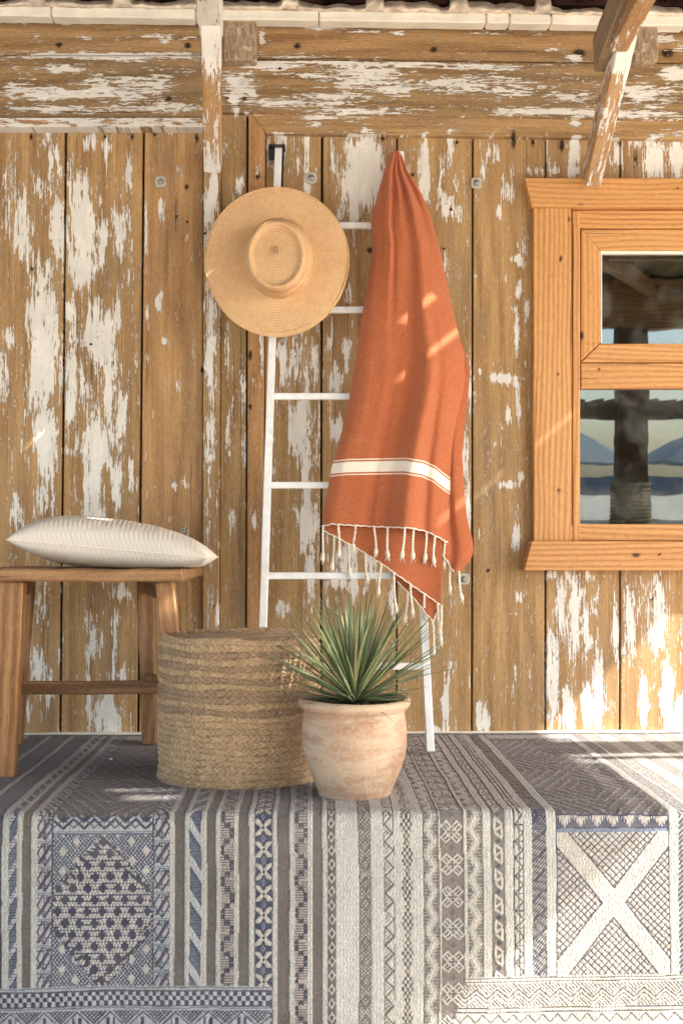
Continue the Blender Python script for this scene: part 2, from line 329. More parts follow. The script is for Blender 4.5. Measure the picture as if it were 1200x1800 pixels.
def board(mb, x0, x1, yt, yb, Y, th=.02, horiz=False, base=.1, t=(1, 1, 1), x0b=None, x1b=None, yt1=None, yb1=None, stp=4.5, cup=.0012, bev=.0022):
    """a board on the wall; photo-pixel corners, laid on the real plane y=Y; grain coords in metres"""
    x0b = x0 if x0b is None else x0b; x1b = x1 if x1b is None else x1b; yt1 = yt if yt1 is None else yt1; yb1 = yb if yb1 is None else yb1
    W = max(abs(x1-x0), abs(x1b-x0b)); H = max(yb-yt, yb1-yt1)
    nu = max(4, int(W/stp)); nv = max(4, int(H/stp))
    e = .9
    u = np.concatenate([[0, 0], [e/W*1.6], np.linspace(0, 1, nu+1)[1:-1], [1-e/W*1.6], [1, 1]])
    v = np.concatenate([[0, 0], [e/H*1.6], np.linspace(0, 1, nv+1)[1:-1], [1-e/H*1.6], [1, 1]])
    vv, uu = np.meshgrid(v, u, indexing='ij')
    px = (x0+(x1-x0)*uu)*(1-vv)+(x0b+(x1b-x0b)*uu)*vv
    py = (yt+(yb-yt)*vv)*(1-uu)+(yt1+(yb1-yt1)*vv)*uu
    Yd = np.full(px.shape, Y) + cup*(2*uu-1)**2*(1 if not horiz else 0) + .002*(fbm(px/90+Y*50, py/200)-.5)
    ring1 = np.zeros(px.shape, bool); ring1[1, :] = ring1[-2, :] = True; ring1[:, 1] = ring1[:, -2] = True
    ring0 = np.zeros(px.shape, bool); ring0[0, :] = ring0[-1, :] = True; ring0[:, 0] = ring0[:, -1] = True
    Yf = Yd.copy(); Yf[ring1] += bev; Yf[ring0] = Y+th
    # keep side walls straight: positions computed at the front plane, then pushed back
    pos = P(px, py, Y); pos[..., 1] = Yf
    seed = rnd.random()*40
    gx = pos[..., 2] if horiz else pos[..., 0]; gy = pos[..., 0] if horiz else pos[..., 2]
    g = np.stack([gx+seed, gy+seed*2.3, np.full(px.shape, seed)], -1)
    d = dens_at(px, py)+base
    nr, nc = px.shape
    mb.add(pos.reshape(-1, 3), gridquads(nr, nc)[:, ::-1], g.reshape(-1, 3), d.ravel(), t, stain_at(px, py).ravel())

# ================================================================== SETTING
def sheet(name, x0, x1, y0, y1, z, mat, nx=2, ny=2, amp=0, kind='structure'):
    X, Yy = np.meshgrid(np.linspace(x0, x1, nx), np.linspace(y0, y1, ny)); Z = z+amp*(fbm(X*1.3+50, Yy*1.3+50)-.5)
    me = fastmesh(name, np.stack([X, Yy, Z], -1).reshape(-1, 3), gridquads(ny, nx)); o = finish(name, me, mat); o['kind'] = kind; return o
k = NT('beach_sand'); tc = k.n('TexCoord'); n = k.noise(tc.outputs['Object'], 1.3, 8, .65); n2 = k.noise(tc.outputs['Object'], 30, 4, .6)
k.bump(k.math('ADD', n, k.math('MULTIPLY', n2, .1)), .8, .08)
M['sand'] = k.done(k.mix(k.ramp(n, .3, .7), srgb(196, 186, 170), srgb(222, 212, 196)), .95, .1)
k = NT('sea_water'); tc = k.n('TexCoord'); n = k.noise(k.scale(tc.outputs['Object'], (.25, 1, 1)), 1.2, 6, .6); k.bump(n, .6, .25)
M['sea'] = k.done(srgb(34, 46, 58), .7, .1)
ZG = -.52
sheet('sand_ground', -600, 600, -78, 30, ZG, M['sand'], 60, 20, .05)
sheet('sea_water', -600, 600, -1500, -77.5, ZG+.02, M['sea'], 8, 20)

# platform under the rug
mb = MB()
YE = float(G(600, 1435)[1])            # front edge of the platform
M['plaster'] = plain('rough_plaster', srgb(200, 188, 170), .9, 0, .1, 12, .2, .003)
def box(mb, x0, x1, y0, y1, z0, z1, **kw):
    v = [(x, y, z) for x in (x0, x1) for y in (y0, y1) for z in (z0, z1)]
    f = [(0, 1, 3, 2), (4, 6, 7, 5), (0, 4, 5, 1), (2, 3, 7, 6), (0, 2, 6, 4), (1, 5, 7, 3)]
    mb.add(v, f, **kw)
box(mb, -3.2, 3.4, YE+.02, .5, ZG-.1, -.006)
mb.build('platform', M['plaster'])['kind'] = 'structure'

# ================================================================== THE BEACH HUT
hut = empty('beach_hut', (0, 0, 0), 'plank beach hut wall with flaking cream paint, braces and a pine framed window', 'hut')
W = MB()
def tn(r, g, b, s=1): return (r*s, g*s, b*s)
YB = 1291
W1 = dict(th=.03)
# cladding: x0,x1 (top) x0b,x1b (bottom), top y, base paint, tint
cl = [(-560,-422,-590,-450,224,.25,tn(.9,.9,.88)),(-420,-286,-447,-310,224,.28,tn(.95,.93,.9)),(-284,-152,-307,-170,224,.3,tn(.88,.9,.9)),(-150,-22,-167,-36,224,.22,tn(.95,.92,.86)),
 (-20,114,-33,104,224,.09,tn(.95,.92,.88)),(118,251,108,241,224,.08,tn(.97,.93,.84)),(255,357,245,356,222,-.08,tn(1.1,1.0,.92)),
 (467,564,463,562,232,.07,tn(.9,.9,.86)),(568,696,565,695,232,.0,tn(.96,.93,.88)),(699,829,698,827,235,.04,tn(.98,.96,.88)),
 (832,957,830,956,237,-.1,tn(1.0,.97,.88)),(960,1088,959,1087,238,.04,tn(1.0,.96,.9)),(1091,1215,1090,1214,239,.06,tn(1.02,.97,.9)),(1218,1345,1217,1345,239,.2,tn(.95,.95,.9)),(1348,1480,1348,1482,240,.2,tn(1,.95,.9)),(1483,1620,1485,1625,240,.2,tn(.95,.95,.9)),(1623,1760,1628,1768,240,.2,tn(.95,.95,.9))]
for (a, b, c, d, yt, base, t) in cl:
    if 950 < a < 1500:      # boards interrupted by the window
        board(W, a, b, yt-8, 362, 0, base=base, t=t, **W1)
        board(W, a, b, 953, YB, 0, base=base, t=t, x0b=c, x1b=d, **W1)
    else: board(W, a, b, yt-8, YB, 0, base=base, t=t, x0b=c, x1b=d, **W1)

W.build('wall_cladding', M['clad'], hut)
m = MB(); box(m, -2.6, 2.9, .03, .05, -.2, 2.1); m.build('wall_backing', plain('dark_void', (.012, .011, .01), .9), hut)
def part(name, mat, *bs, **kw):
    q = MB()
    for (args, kws) in bs: board(q, *args, **kws)
    return q.build(name, mat, hut)
# uprights
part('batten', M['clad'], ((358, 388, 262, 1292, -.028), dict(th=.03, base=.18, t=tn(.92, .9, .86), x0b=356, x1b=384)))
part('post', M['clad'], ((389.5, 434, 100, 1292, -.012), dict(th=.03, base=.0, t=tn(.84, .84, .78), x0b=385.5, x1b=431)))
part('trim_board', M['clad'], ((437, 466, 186, 1292, -.02), dict(th=.03, base=-.1, t=tn(1.05, .9, .8), x0b=433, x1b=461, yt1=219)))
# beams above
part('ledge', M['clad'], ((-600, 356, 206, 223, -.05), dict(th=.05, horiz=True, base=.78, t=tn(.95, .8, .7), bev=.004)))
part('wall_beam', M['beam'], ((-600, 357, 98, 206, -.03), dict(th=.04, horiz=True, base=.12, t=tn(.9, .9, .88))),
     ((390, 1760, 104, 197, -.033), dict(th=.04, horiz=True, base=.12, t=tn(.9, .89, .86), yt1=118, yb1=222)))
part('fascia_board', M['beam'], ((-600, 357, 36, 97, -.022), dict(th=.04, horiz=True, base=.02, t=tn(1, .95, .88))),
     ((390, 1760, 38, 103, -.024), dict(th=.04, horiz=True, base=-.02, t=tn(1.02, .95, .88), yt1=60, yb1=117)))
part('mitred_rail', M['clad'], ((441, 1760, 198, 234, -.024), dict(th=.04, horiz=True, base=-.04, t=tn(1, .96, .88), x0b=468, x1b=1760, yt1=223, yb1=252)))
# white rounded trim strip with joints
q = MB()
js = [-600, -330, -95, 93, 345, 560, 852, 893, 965, 1200, 1460, 1760]
for a, b in zip(js[:-1], js[1:]):
    ya, yb_ = 25+(a/1200)*18, 25+(b/1200)*18
    p0, p1 = P(a+.6, ya, -.062), P(b-.6, yb_, -.062)
    q.beam(p0, p1, .027, .05, side=(0, 0, 1), seg=8, bev=.004, wob=.0006)
q.build('cornice_strip', M['trim'], hut)
# skirting at the foot of the wall
q = MB(); q.beam(P(-600, 1295, -.012), P(1760, 1286, -.012), .012, .024, side=(0, 0, 1), seg=30, bev=.002, wob=.0012); q.build('skirting_strip', M['trim'], hut)
q = MB(); q.beam(P(-600, 1303, -.03), P(1760, 1294.5, -.03), .016, .02, side=(0, 0, 1), seg=30, bev=.002, wob=.0012); q.build('base_strip', M['skirting'], hut)

# braces and rafters
def brace(pa, pb, w, d, lab=None, name='brace', dens=.1, t=(1, 1, 1), mat='brace', seg=24, grade=None):
    q = MB(); q.beam(pa, pb, w, d, side=(1, 0, 0), seg=seg, bev=.003)
    if grade is not None:
        n = len(q.d[0])//8; q.d[0] = np.repeat(np.interp(np.linspace(0, 1, n), *grade), 8)
    q.t[0] = np.broadcast_to(np.array(t, float), q.t[0].shape)
    o = q.build(name, M[mat], hut)
    if lab: o['label'] = lab
    return o
brace(P(374.5, 292, -.06), P(371, 22, -.50), .046, .05, 'nearly straight wooden brace, cream paint at its top', grade=([0, .06, .3, .5, .64, .75, 1], [1, 1.05, .45, .2, .55, 1.1, 1.2]))
brace(P(1038, 312, -.05), P(1101, 46, -.42), .041, .075, 'leaning wooden brace with flaking paint at the window head', grade=([0, .1, .4, .7, .8, .9, 1], [.35, .4, .48, .42, 1.0, 1.4, 1.5]))
# rafters above the braces
brace(P(372, 38, -.42), P(355, -120, -.95), .055, .07, name='rafter', dens=1, grade=([0, 1], [1.1, 1.0]))
brace(P(1086, 70, -.40), P(1160, -70, -.80), .042, .06, name='rafter', grade=([0, 1], [.3, .4]))
brace(P(1052, 98, -.27), P(1108, -45, -.62), .03, .09, name='rafter_tail', grade=([0, 1], [-.2, -.2]), mat='endgrain')
for (a, b, c, d) in ((392, 451, 21, 106), (1112, 1156, 38, 108)):
    q = MB(); p = P((a+b)/2, (c+d)/2, -.075); sc = 660/(1-.075/3.485)
    wv = (b-a)/sc; hv = (d-c)/sc
    q.beam(p+np.array([0, .06, 0]), p+np.array([0, 0, 0]), wv, hv, side=(1, 0, 0), seg=3, bev=.004, dens=.22)
    # end grain: cover the cut face with a finely broken surface
    q.build('beam_end', M['cutend'], hut)['label'] = 'grey rough sawn end of a roof beam'

# roof tiles with mortar, seen under the eave
q = MB(); mo = MB()
for i in range(-5, 13):
    x = (i*148+70); c = P(x, -4, -.05)
    a0 = rnd.uniform(-.15, .15)
    V = []; n = 14
    for rr in (.095, .108):
        for yy in (.02, -.16, -.34):
            for j in range(n+1):
                th = math.pi*(.08+.84*j/n)
                V.append((c[0]+rr*math.cos(th)*1.0, yy, c[2]-.028+rr*math.sin(th)*.62+.25*(-yy)+a0*.03))
    fs = []
    for l in range(2):
        for r_ in range(2):
            for j in range(n):
                b0 = l*3*(n+1)+r_*(n+1)+j; f = [b0, b0+1, b0+n+2, b0+n+1]
                fs.append(f if l else f[::-1])
    for j in range(n):
        b0 = 2*(n+1)+j; b1 = b0+3*(n+1); fs.append([b0, b0+1, b1+1, b1])
    q.add(V, fs)
xs = np.arange(-600, 1760, 3.0); nv = 10
lo = 15+xs/1200*18
hi = lo-12-15*np.clip(fbm(xs/37, xs*0+3.3, 3)*1.6-.35, 0, 1.2)-16*(np.abs(((xs-140)/148+.5) % 1-.5) > .40)
vv = np.linspace(0, 1, nv)
PX = np.repeat(xs[None], nv, 0); PY = lo[None]*(1-vv[:, None])+hi[None]*vv[:, None]
Yq = -.045-.05*np.sin(np.pi*np.clip(vv[:, None]*.9+.05, 0, 1))-.02*fbm(PX/14, PY/6, 3)
pos = P(PX, PY, Yq)
mo.add(pos.reshape(-1, 3), gridquads(nv, len(xs)))
tiles = q.build('roof_tiles', M['tile'], hut, True)
mo.build('mortar', M['mortar'], hut, True)
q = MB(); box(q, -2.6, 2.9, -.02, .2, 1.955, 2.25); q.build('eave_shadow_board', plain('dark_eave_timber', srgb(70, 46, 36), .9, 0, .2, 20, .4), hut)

# bolts with washers, nails
for (x, y) in ((283, 320), (547, 313), (837, 322), (815, 1018), (322, 932)):
    c = P(x, y, -.002)
    q = MB(); r = .0155 if (x, y) != (322, 932) else .007
    pr = [(r*1.02, 0), (r, .0025), (r*.9, .0035), (r*.55, .0036)]
    V = []
    for (rr, h) in pr:
        for j in range(28):
            th = 2*math.pi*j/28; sq = 1/max(abs(math.cos(th)), abs(math.sin(th)))**.55
            V.append((c[0]+rr*sq*math.cos(th), c[1]-h, c[2]+rr*sq*math.sin(th)))
    q.add(V, [list(f) for f in gridquads(4, 28, 0, True)]+[[3*28+j for j in range(28)]])
    wsh = q.build('washer', M['plastic'], hut)
    q = MB(); q.lathe([(r*.55, .003), (r*.52, .006), (r*.3, .0075), (.0001, .008)], c, 16, axis='y'); b = q.build('bolt', M['steel'], wsh, True)
for (x, y, *_r) in ST[:40]:
    Yn = -.036 if y < 110 else (-.035 if y < 200 else -.0035)
    if 356 < x < 390: Yn = -.031
    if 434 < x < 468: Yn = -.023
    c = P(x, y, Yn); q = MB(); q.lathe([(.0032, -.004), (.0032, .0006), (.0022, .0012)], c, 10, axis='y', cap0=False); q.build('nail', M['rust'], hut)

# ---------------- window
win = MB()
YW = -.03
CS = M['window']
wo_ = bpy.data.objects.new('window', None); COL.objects.link(wo_); wo_.parent = hut; wo_['label'] = 'pine framed window with two panes reflecting the beach'
def wpart(name, *bs, mat=CS, lab=None):
    q = MB()
    for (args, kws) in bs: board(q, *args, **kws)
    o = q.build(name, mat, wo_)
    return o
wpart('casing', ((937, 1004, 365, 952, YW), dict(th=.035, t=(1.0, .98, .95))))
wpart('casing', ((1560, 1630, 365, 952, YW), dict(th=.035)))
wpart('window_head', ((921, 1646, 312, 364, -.042), dict(th=.055, horiz=True, t=(1.02, .98, .92), x0b=934, bev=.004)))
wpart('sill', ((934, 1635, 951, 1003, -.055), dict(th=.06, horiz=True, t=(.98, .92, .88), x0b=920, x1b=1648, bev=.004)))
# fixed frame
wpart('frame', ((1005.5, 1019, 370, 951, -.018), dict(th=.03, t=(.97, .95, .9), bev=.002)),
      ((1005.5, 1558, 369.5, 401, -.016), dict(th=.03, horiz=True, t=(1, .95, .88), x0b=1019)),
      ((1005.5, 1558, 921, 950.5, -.016), dict(th=.03, horiz=True, t=(1.02, 1.0, .95), x0b=990)),
      ((1020.5, 1545, 638.5, 683, -.014), dict(th=.03, horiz=True, t=(1.0, .97, .92))),
      ((1545.5, 1558, 402, 920, -.018), dict(th=.03)))
wpart('sash', ((1020.5, 1054, 403, 635, -.01), dict(th=.03, t=(1.04, 1.0, .95), yb1=603)),
      ((1020.5, 1545, 402.5, 440, -.011), dict(th=.03, horiz=True, t=(1.04, 1.02, .98), x0b=1054)),
      ((1054, 1545, 604, 637, -.010), dict(th=.03, horiz=True, t=(1.03, 1.0, .95), x0b=1020.5)))
wpart('glazing_bead', ((1054.5, 1545, 440.5, 446, -.004), dict(th=.02, horiz=True, base=0, bev=.001)),
      ((1054.5, 1057.5, 446, 603, -.004), dict(th=.02, bev=.001)), mat=M['trim'])
k = NT('window_glass')
tcg = k.n('TexCoord')
gn = k.noise(tcg.outputs['Object'], 6, 2, .5)
dust_or_shade = k.ramp(k.noise(tcg.outputs['Object'], 220, 2, .5), .80, .82)
dust2 = k.ramp(k.noise(k.scale(tcg.outputs['Object'], (3, 3, 3)), 2, 6, .7), .45, .8, 0, .15)
gl = k.n('BsdfGlossy', {'Roughness': .012, 'Color': (.78, .84, .86, 1)})
bm = k.n('Bump', {'Strength': .045, 'Distance': .004, 'Height': gn}); k.put(gl.inputs['Normal'], bm.outputs[0])
tr = k.n('BsdfTransparent', {'Color': (.75, .8, .78, 1)})
mx = k.n('MixShader', {0: .12}); k.put(mx.inputs[1], tr.outputs[0]); k.put(mx.inputs[2], gl.outputs[0])
df = k.n('BsdfDiffuse', {'Color': (.7, .68, .62, 1)})
mx2 = k.n('MixShader'); k.put(mx2.inputs[0], k.math('MAXIMUM', dust_or_shade, dust2)); k.put(mx2.inputs[1], mx.outputs[0]); k.put(mx2.inputs[2], df.outputs[0])
k.put(k.out.inputs[0], mx2.outputs[0]); M['glass'] = k.m
for (x0, x1, y0, y1) in ((1050, 1550, 438, 608), (1014, 1550, 680, 925)):
    z0 = P(x0, y1, .015)[2]; z1 = P(x0, y0, .015)[2]; xa = P(x0, y0, .015)[0]; xb = P(x1, y0, .015)[0]; tl = .0285
    q = MB(); zm = (z0+z1)/2
    V = [(x, .012+dy-(z-zm)*tl, z) for dy in (0, .004) for (x, z) in ((xa, z0), (xb, z0), (xb, z1), (xa, z1))]
    q.add(V, [(0, 1, 2, 3), (7, 6, 5, 4), (0, 4, 5, 1), (1, 5, 6, 2), (2, 6, 7, 3), (3, 7, 4, 0)])
    o = q.build('pane', M['glass'], wo_)

# room behind the window
q = MB(); zl, zh = float(P(1000, 1100, 0)[2]), float(P(1000, 300, 0)[2])
box(q, .35, 1.9, 2.4, 2.45, -.3, 2.2); box(q, .30, .35, .06, 2.45, -.3, 2.2); box(q, 1.9, 1.95, .06, 2.45, -.3, 2.2); box(q, .3, 1.95, .06, 2.45, -.35, -.3); box(q, .3, 1.95, .06, 2.45, 2.2, 2.25)
q.build('inner_wall', plain('dim_room_board', srgb(92, 84, 74), .9, 0, .1, 8, .3), hut)
# the wall backing must leave the window open: rebuilt as four boards round the opening
for o in [o for o in hut.children if o.name.startswith('wall_backing')]: bpy.data.objects.remove(o)
q = MB(); xa = float(P(1010, 600, 0)[0]); xb = float(P(1556, 600, 0)[0]); za = float(P(1010, 930, 0)[2]); zb = float(P(1010, 390, 0)[2])
box(q, -2.6, xa, .031, .05, -.2, 2.1); box(q, xb, 2.9, .031, .05, -.2, 2.1); box(q, xa, xb, .031, .05, -.2, za); box(q, xa, xb, .031, .05, zb, 2.1)
q.build('wall_backing', bpy.data.materials['dark_void'], hut)

# ================================================================== PORCH (roof, posts, beams) and what the window reflects
porch = empty('porch', (0, -5.4, ZG), 'dark thatched porch roof on posts, mirrored in the window', 'porch')
HZ = 2.05
def hole_at(px, py, Y, wx, wy):
    """gap in the thatch whose sun spot falls on the given point; wx, wy = size of the gap"""
    T = G(px, py) if Y is None else P(px, py, Y)
    t = (HZ-T[2])/SUN[2]; c = T+SUN*t
    wx += .008; wy += .004
    return (c[0]-wx/2, c[0]+wx/2, c[1]-wy/2, c[1]+wy/2)
HOLES = [hole_at(752, 628, -.2, .022, .13), hole_at(796, 590, -.2, .02, .06), hole_at(735, 545, -.2, .03, .05), 
 hole_at(500, 562, -.14, .02, .10), 
 hole_at(262, 1408, None, .09, .05), hole_at(245, 1395, None, .12, .03), hole_at(168, 921, -.5, .06, .02), hole_at(452, 405, -.23, .022, .03),
 hole_at(296, 1072, -.66, .05, .03), hole_at(555, 1130, -.62, .05, .04), hole_at(522, 1190, -.8, .02, .12), hole_at(535, 1150, -.8, .02, .07), hole_at(865, 850, 0, .012, .14), hole_at(210, 815, 0, .012, .07),
 hole_at(765, 925, -.25, .012, .10), hole_at(855, 250, -.03, .02, .05), hole_at(1040, 1345, None, .03, .015)]
xs = sorted(set([-5.0, 3.6]+[h[0] for h in HOLES]+[h[1] for h in HOLES])); ys = sorted(set([-5.5, 0.0]+[h[2] for h in HOLES]+[h[3] for h in HOLES]))
EAVE = lambda y: .6+1.16*HZ-.093*y
V = []; Fq = []
def roofcell(x0, x1, y0, y1):
    def cl(x, y): return min(x, EAVE(y))
    if x0 >= EAVE(y1): return
    b = len(V)
    for z in (HZ, HZ+.008):
        for (x, y) in ((x0, y0), (x1, y0), (x1, y1), (x0, y1)): V.append((cl(x, y), y, z))
    Fq.extend([[b+j for j in f] for f in ((3, 2, 1, 0), (4, 5, 6, 7), (0, 1, 5, 4), (1, 2, 6, 5), (2, 3, 7, 6), (3, 0, 4, 7))])
for i in range(len(xs)-1):
    run = None
    for j in range(len(ys)-1):
        cx, cy = (xs[i]+xs[i+1])/2, (ys[j]+ys[j+1])/2
        hole = any(h[0] < cx < h[1] and h[2] < cy < h[3] for h in HOLES)
        if not hole:
            if run is None: run = ys[j]
        elif run is not None: roofcell(xs[i], xs[i+1], run, ys[j]); run = None
    if run is not None: roofcell(xs[i], xs[i+1], run, ys[-1])
k = NT('dry_thatch'); tc = k.n('TexCoord'); n = k.noise(k.scale(tc.outputs['Object'], (8, 60, 20)), 1, 5, .7, .6)
k.bump(n, 1, .03); M['thatch'] = k.done(k.mix(k.ramp(n, .3, .7), srgb(96, 84, 66), srgb(172, 154, 122)), .95, .1)
q = MB(); q.add(V, Fq); q.build('thatch_roof', M['thatch'], porch)
q = MB(); q.beam((-5, -5.4, 1.86), (3.45, -5.4, 1.86), .34, .14, side=(0, 0, 1), seg=4); q.build('front_beam', M['teak'], porch)
k2 = plain('dark_stained_post', srgb(84, 66, 48), .8, 0, .2, 20, .3)
xr = float(P(1109, 900, 5.4)[0])
for x in (xr, xr-2.6, xr-5.2):
    q = MB(); q.beam((x, -5.4, ZG), (x, -5.4, 1.69), .2, .16, seg=4); ps = q.build('post', k2, porch)
    q = MB(); n = 26
    for j in range(n): q.tube([(x+.125*math.cos(a), -5.4+.105*math.sin(a), ZG+.45+j*.028) for a in np.linspace(0, 2*math.pi, 17)], .017, 6)
    q.build('rope_wrap', M['thatch'], ps)
q = MB(); q.beam((xr-2.4, -.2, 1.96), (xr+.1, -5.3, 1.96), .07, .1, seg=4); q.build('diagonal_brace', M['teak'], porch)
for y in (-1.1, -2.6, -4.1):
    q = MB(); q.beam((-5, y, 1.99), (2.8, y, 1.99), .09, .07, side=(0, 0, 1), seg=4); q.build('purlin', M['teak'], porch)
# one purlin runs on past the eave: its shadow is the dark bar across the sunlit rug
Tm = G(1190, 1318); tt = (2.0-Tm[2])/SUN[2]; yb = float(Tm[1]+SUN[1]*tt)
q = MB(); q.beam((2.2, yb, 2.0), (4.4, yb, 2.0), .05, .17, side=(0, 0, 1), seg=4); q.build('purlin', M['teak'], porch)
Tm = G(1190, 1336); yb2 = float(Tm[1]+SUN[1]*(2.0-Tm[2])/SUN[2])
q = MB(); q.beam((2.95, yb2, 2.0), (4.4, yb2, 2.0), .03, .03, side=(0, 0, 1), seg=4); q.build('purlin', M['teak'], porch)

perg = empty('pergola', (2, -20, ZG), 'far dark beach pergola with a flat slatted top', 'pergola')
q = MB(); q.beam((-5, -20, 1.82), (16, -20, 1.82), .2, .3, side=(0, 0, 1), seg=2); q.beam((-5, -23, 1.95), (16, -23, 1.95), .25, .2, side=(0, 0, 1), seg=2)
for j in range(64): q.beam((-5+j*.33, -19.8, 2.0), (-5+j*.33, -23.2, 2.0), .08, .1, seg=1)
q.build('slatted_top', k2, perg)
for x in (-4.8, 1.0, 8.0, 15.5):
    q = MB(); q.beam((x, -20, ZG), (x, -20, 1.75), .2, .2, seg=2); q.build('post', k2, perg)
M['canvas'] = plain('grey_canvas', srgb(150, 156, 156), .9, 0, .1, 8, .1)
for i, (px_, D, zt) in enumerate(((985, 30, 1.9), (1245, 30, 1.9), (1480, 36, 1.9))):
    p = P(px_, 900, D-CD*0+0.0); x = float(p[0])
    um = empty('beach_parasol', (x, -D, ZG), ['grey beach parasol left of the reflected post', 'grey beach parasol right of the reflected post', 'grey beach parasol farthest along the sand'][i], 'parasol', 'parasols on the beach')
    q = MB(); q.tube([(x, -D, ZG), (x, -D, zt)], .04, 8); q.build('pole', M['whitemetal'], um)
    q = MB(); q.lathe([(2.0, zt-.95), (2.0, zt-.9), (.05, zt+.1), (.01, zt+.1)], (x, -D, 0), 8); q.build('canopy', M['canvas'], um)

# ================================================================== RUG
PXM = F/(CD+YE)                         # photo pixels per metre at the platform edge
c_cream = np.array(srgb(214, 212, 202)); c_taupe = np.array(srgb(112, 104, 97)); c_navy = np.array(srgb(72, 76, 98)); c_blue = np.array(srgb(126, 134, 152))
c_pale = np.array(srgb(204, 206, 210)); c_pink = np.array(srgb(206, 192, 182)); c_brown = np.array(srgb(138, 128, 118)); c_lt = np.array(srgb(216, 210, 198)); c_dk = np.array(srgb(86, 84, 96))
def tri(x, p): return np.abs((x/p) % 1-.5)*2
def put(C, m, c): C[m] = c
def lattice(a, v, per, w): return (tri(a+v, per) < w) | (tri(a-v, per) < w)
def col_tri(C, m, a, v, wd):
    cell = (v+6) % 45; cc = np.abs(cell-24)
    put(C, m, c_pale*.9); x = a/wd
    put(C, m & (tri(a*45/wd+cell, 45) < .13), c_navy); put(C, m & (tri(a*45/wd-cell, 45) < .1), c_dk)
    put(C, m & (np.abs(a-wd/2) < .9), c_dk); put(C, m & (tri(cell, 22.5) < .07), c_dk)
    put(C, m & (np.abs((a-wd/2)+(cell-24)*.62) < 3.2) & (cc < 17), c_dk*.9)
    bar = (cell < 6); put(C, m & bar, c_blue*.8); put(C, m & bar & ((cell % 3) < 1.2), c_pale)
def rug_color(U, Vv):
    C = np.empty(U.shape+(3,)); C[:] = c_cream
    Vf = np.where(Vv < 0, -Vv*.8+3, Vv)
    def rngm(x0, x1): return (U >= x0) & (U < x1)
    # mirrored repeats beyond the frame
    def taupe(x0, x1):
        m = rngm(x0, x1); put(C, m, c_taupe)
    put(C, rngm(-9999, 12), c_dk*.8)
    for x0 in (-40, -95, -150, -230, -300): put(C, rngm(x0, x0+9), c_cream)
    m = rngm(24, 38); a = U-24; put(C, m, c_blue*.75); put(C, m & (((a*1.6+Vf) % 46) < 16), c_pale); put(C, m & (np.abs(((a*1.6+Vf) % 46)-18) < 2.2), c_navy); put(C, m & (tri(Vf, 5) < .2), c_navy)
    for (x0, x1) in ((47, 62), (311, 329), (367, 383), (422, 440), (489, 510), (550, 567)): taupe(x0, x1)
    for (x0, x1) in ((73, 98), (275, 303)): col_tri(C, rngm(x0, x1), U-x0, Vf, x1-x0)
    m = rngm(97, 99.5) | rngm(273, 275.5); put(C, m, c_dk)
    # blue slanting bands
    m = rngm(337, 357); a = U-337; ph = (Vf-a*1.5) % 62; put(C, m, c_blue*.8); put(C, m & (tri(Vf, 5.2) < .22), c_navy); put(C, m & (ph < 22), c_pale*1.02); put(C, m & (np.abs(ph-24) < 2.6), c_navy); put(C, m & (np.abs(ph-60) < 1.6), c_navy)
    # little checks
    for (x0, x1) in ((391, 414), (519, 541)):
        m = rngm(x0, x1); a = U-x0; put(C, m, c_pink*.88); put(C, m & (tri(Vf, 4.2) < .28), c_dk)
        row = np.floor(Vf/9.3).astype(int); cx = np.where(row % 3 == 0, 0, np.where(row % 3 == 1, 9, 18)); cx = np.where((row//3) % 2 == 0, cx, 18-cx)
        put(C, m & (np.abs(a-cx-2) < 4.6), c_dk*.75); put(C, m & (np.abs(a-cx-2) < 1.2) & (tri(Vf, 9.3) > .8), c_pale)
    # star column
    m = rngm(449, 481); a = U-465; y = (Vf % 38)-19; put(C, m, c_navy*.85)
    ax, ay = np.abs(a), np.abs(y)
    star = ((np.abs(ax-ay) < 4.6) & (np.maximum(ax, ay) < 14) & (np.maximum(ax, ay) > 2.2)) | ((np.abs(ax*2-ay) < 2.4) & (ay < 13) & (ay > 3))
    put(C, m & star, np.where(True, c_lt, c_lt)); put(C, m & (np.abs(ax-15.2) < .9), c_blue)
    dm = (ax*1.9+np.abs(ay-19) < 8); put(C, m & dm, c_blue); put(C, m & (ax*1.9+np.abs(ay-19) < 3), c_navy)
    # small diamond column
    m = rngm(576, 590); a = U-583; y = (Vf % 24)-12; put(C, m, c_taupe); put(C, m & (np.abs(np.abs(a)+np.abs(y)*.65-5.2) < 1.5), c_lt); put(C, m & (np.abs(a)+np.abs(y)*.7 < 1.8), c_navy)
    # ---- right half
    m = rngm(631, 652); put(C, m, c_lt*.86); put(C, m & lattice(U-631, Vf, 7, .34), c_brown*.85); d = np.abs(U-641.5)+np.abs((Vf % 34)-17)*.7; put(C, m & (np.abs(d-8) < 1.5), c_brown*.7)
    m = rngm(674, 692); zz = np.abs(((Vf/30) % 1)-.5)*2*15; put(C, m, c_lt); put(C, m & (np.abs(U-675.5-zz) < 1.8), c_brown*.75); put(C, m & (U-675.5 < zz-4) & (tri(U+Vf, 6) < .35), c_brown*.9); put(C, m & ((U < 675) | (U > 691)), c_brown*.7)
    m = rngm(704, 724); put(C, m, c_lt); bx = ((np.floor((U-704)/4.2)+np.floor(Vf/6.2)) % 2 == 0); put(C, m & bx & (np.abs(U-714) < 7+3*np.sin(Vf/9)), c_brown*.7)
    for (x0, x1, fl) in ((743, 768, 1), (819, 845, -1)):
        m = rngm(x0, x1); a = U-x0; zz = np.abs(((Vf/44) % 1)-.5)*2*12+6; put(C, m, c_brown*.95); put(C, m & (np.abs(a-zz) < 4.6), c_lt); put(C, m & (np.abs(np.abs(a-zz)-6.6) < 1.2), c_lt*.9); put(C, m & (tri(Vf, 5.5) < .22) & (np.abs(a-zz) > 4.6), c_lt*.8)
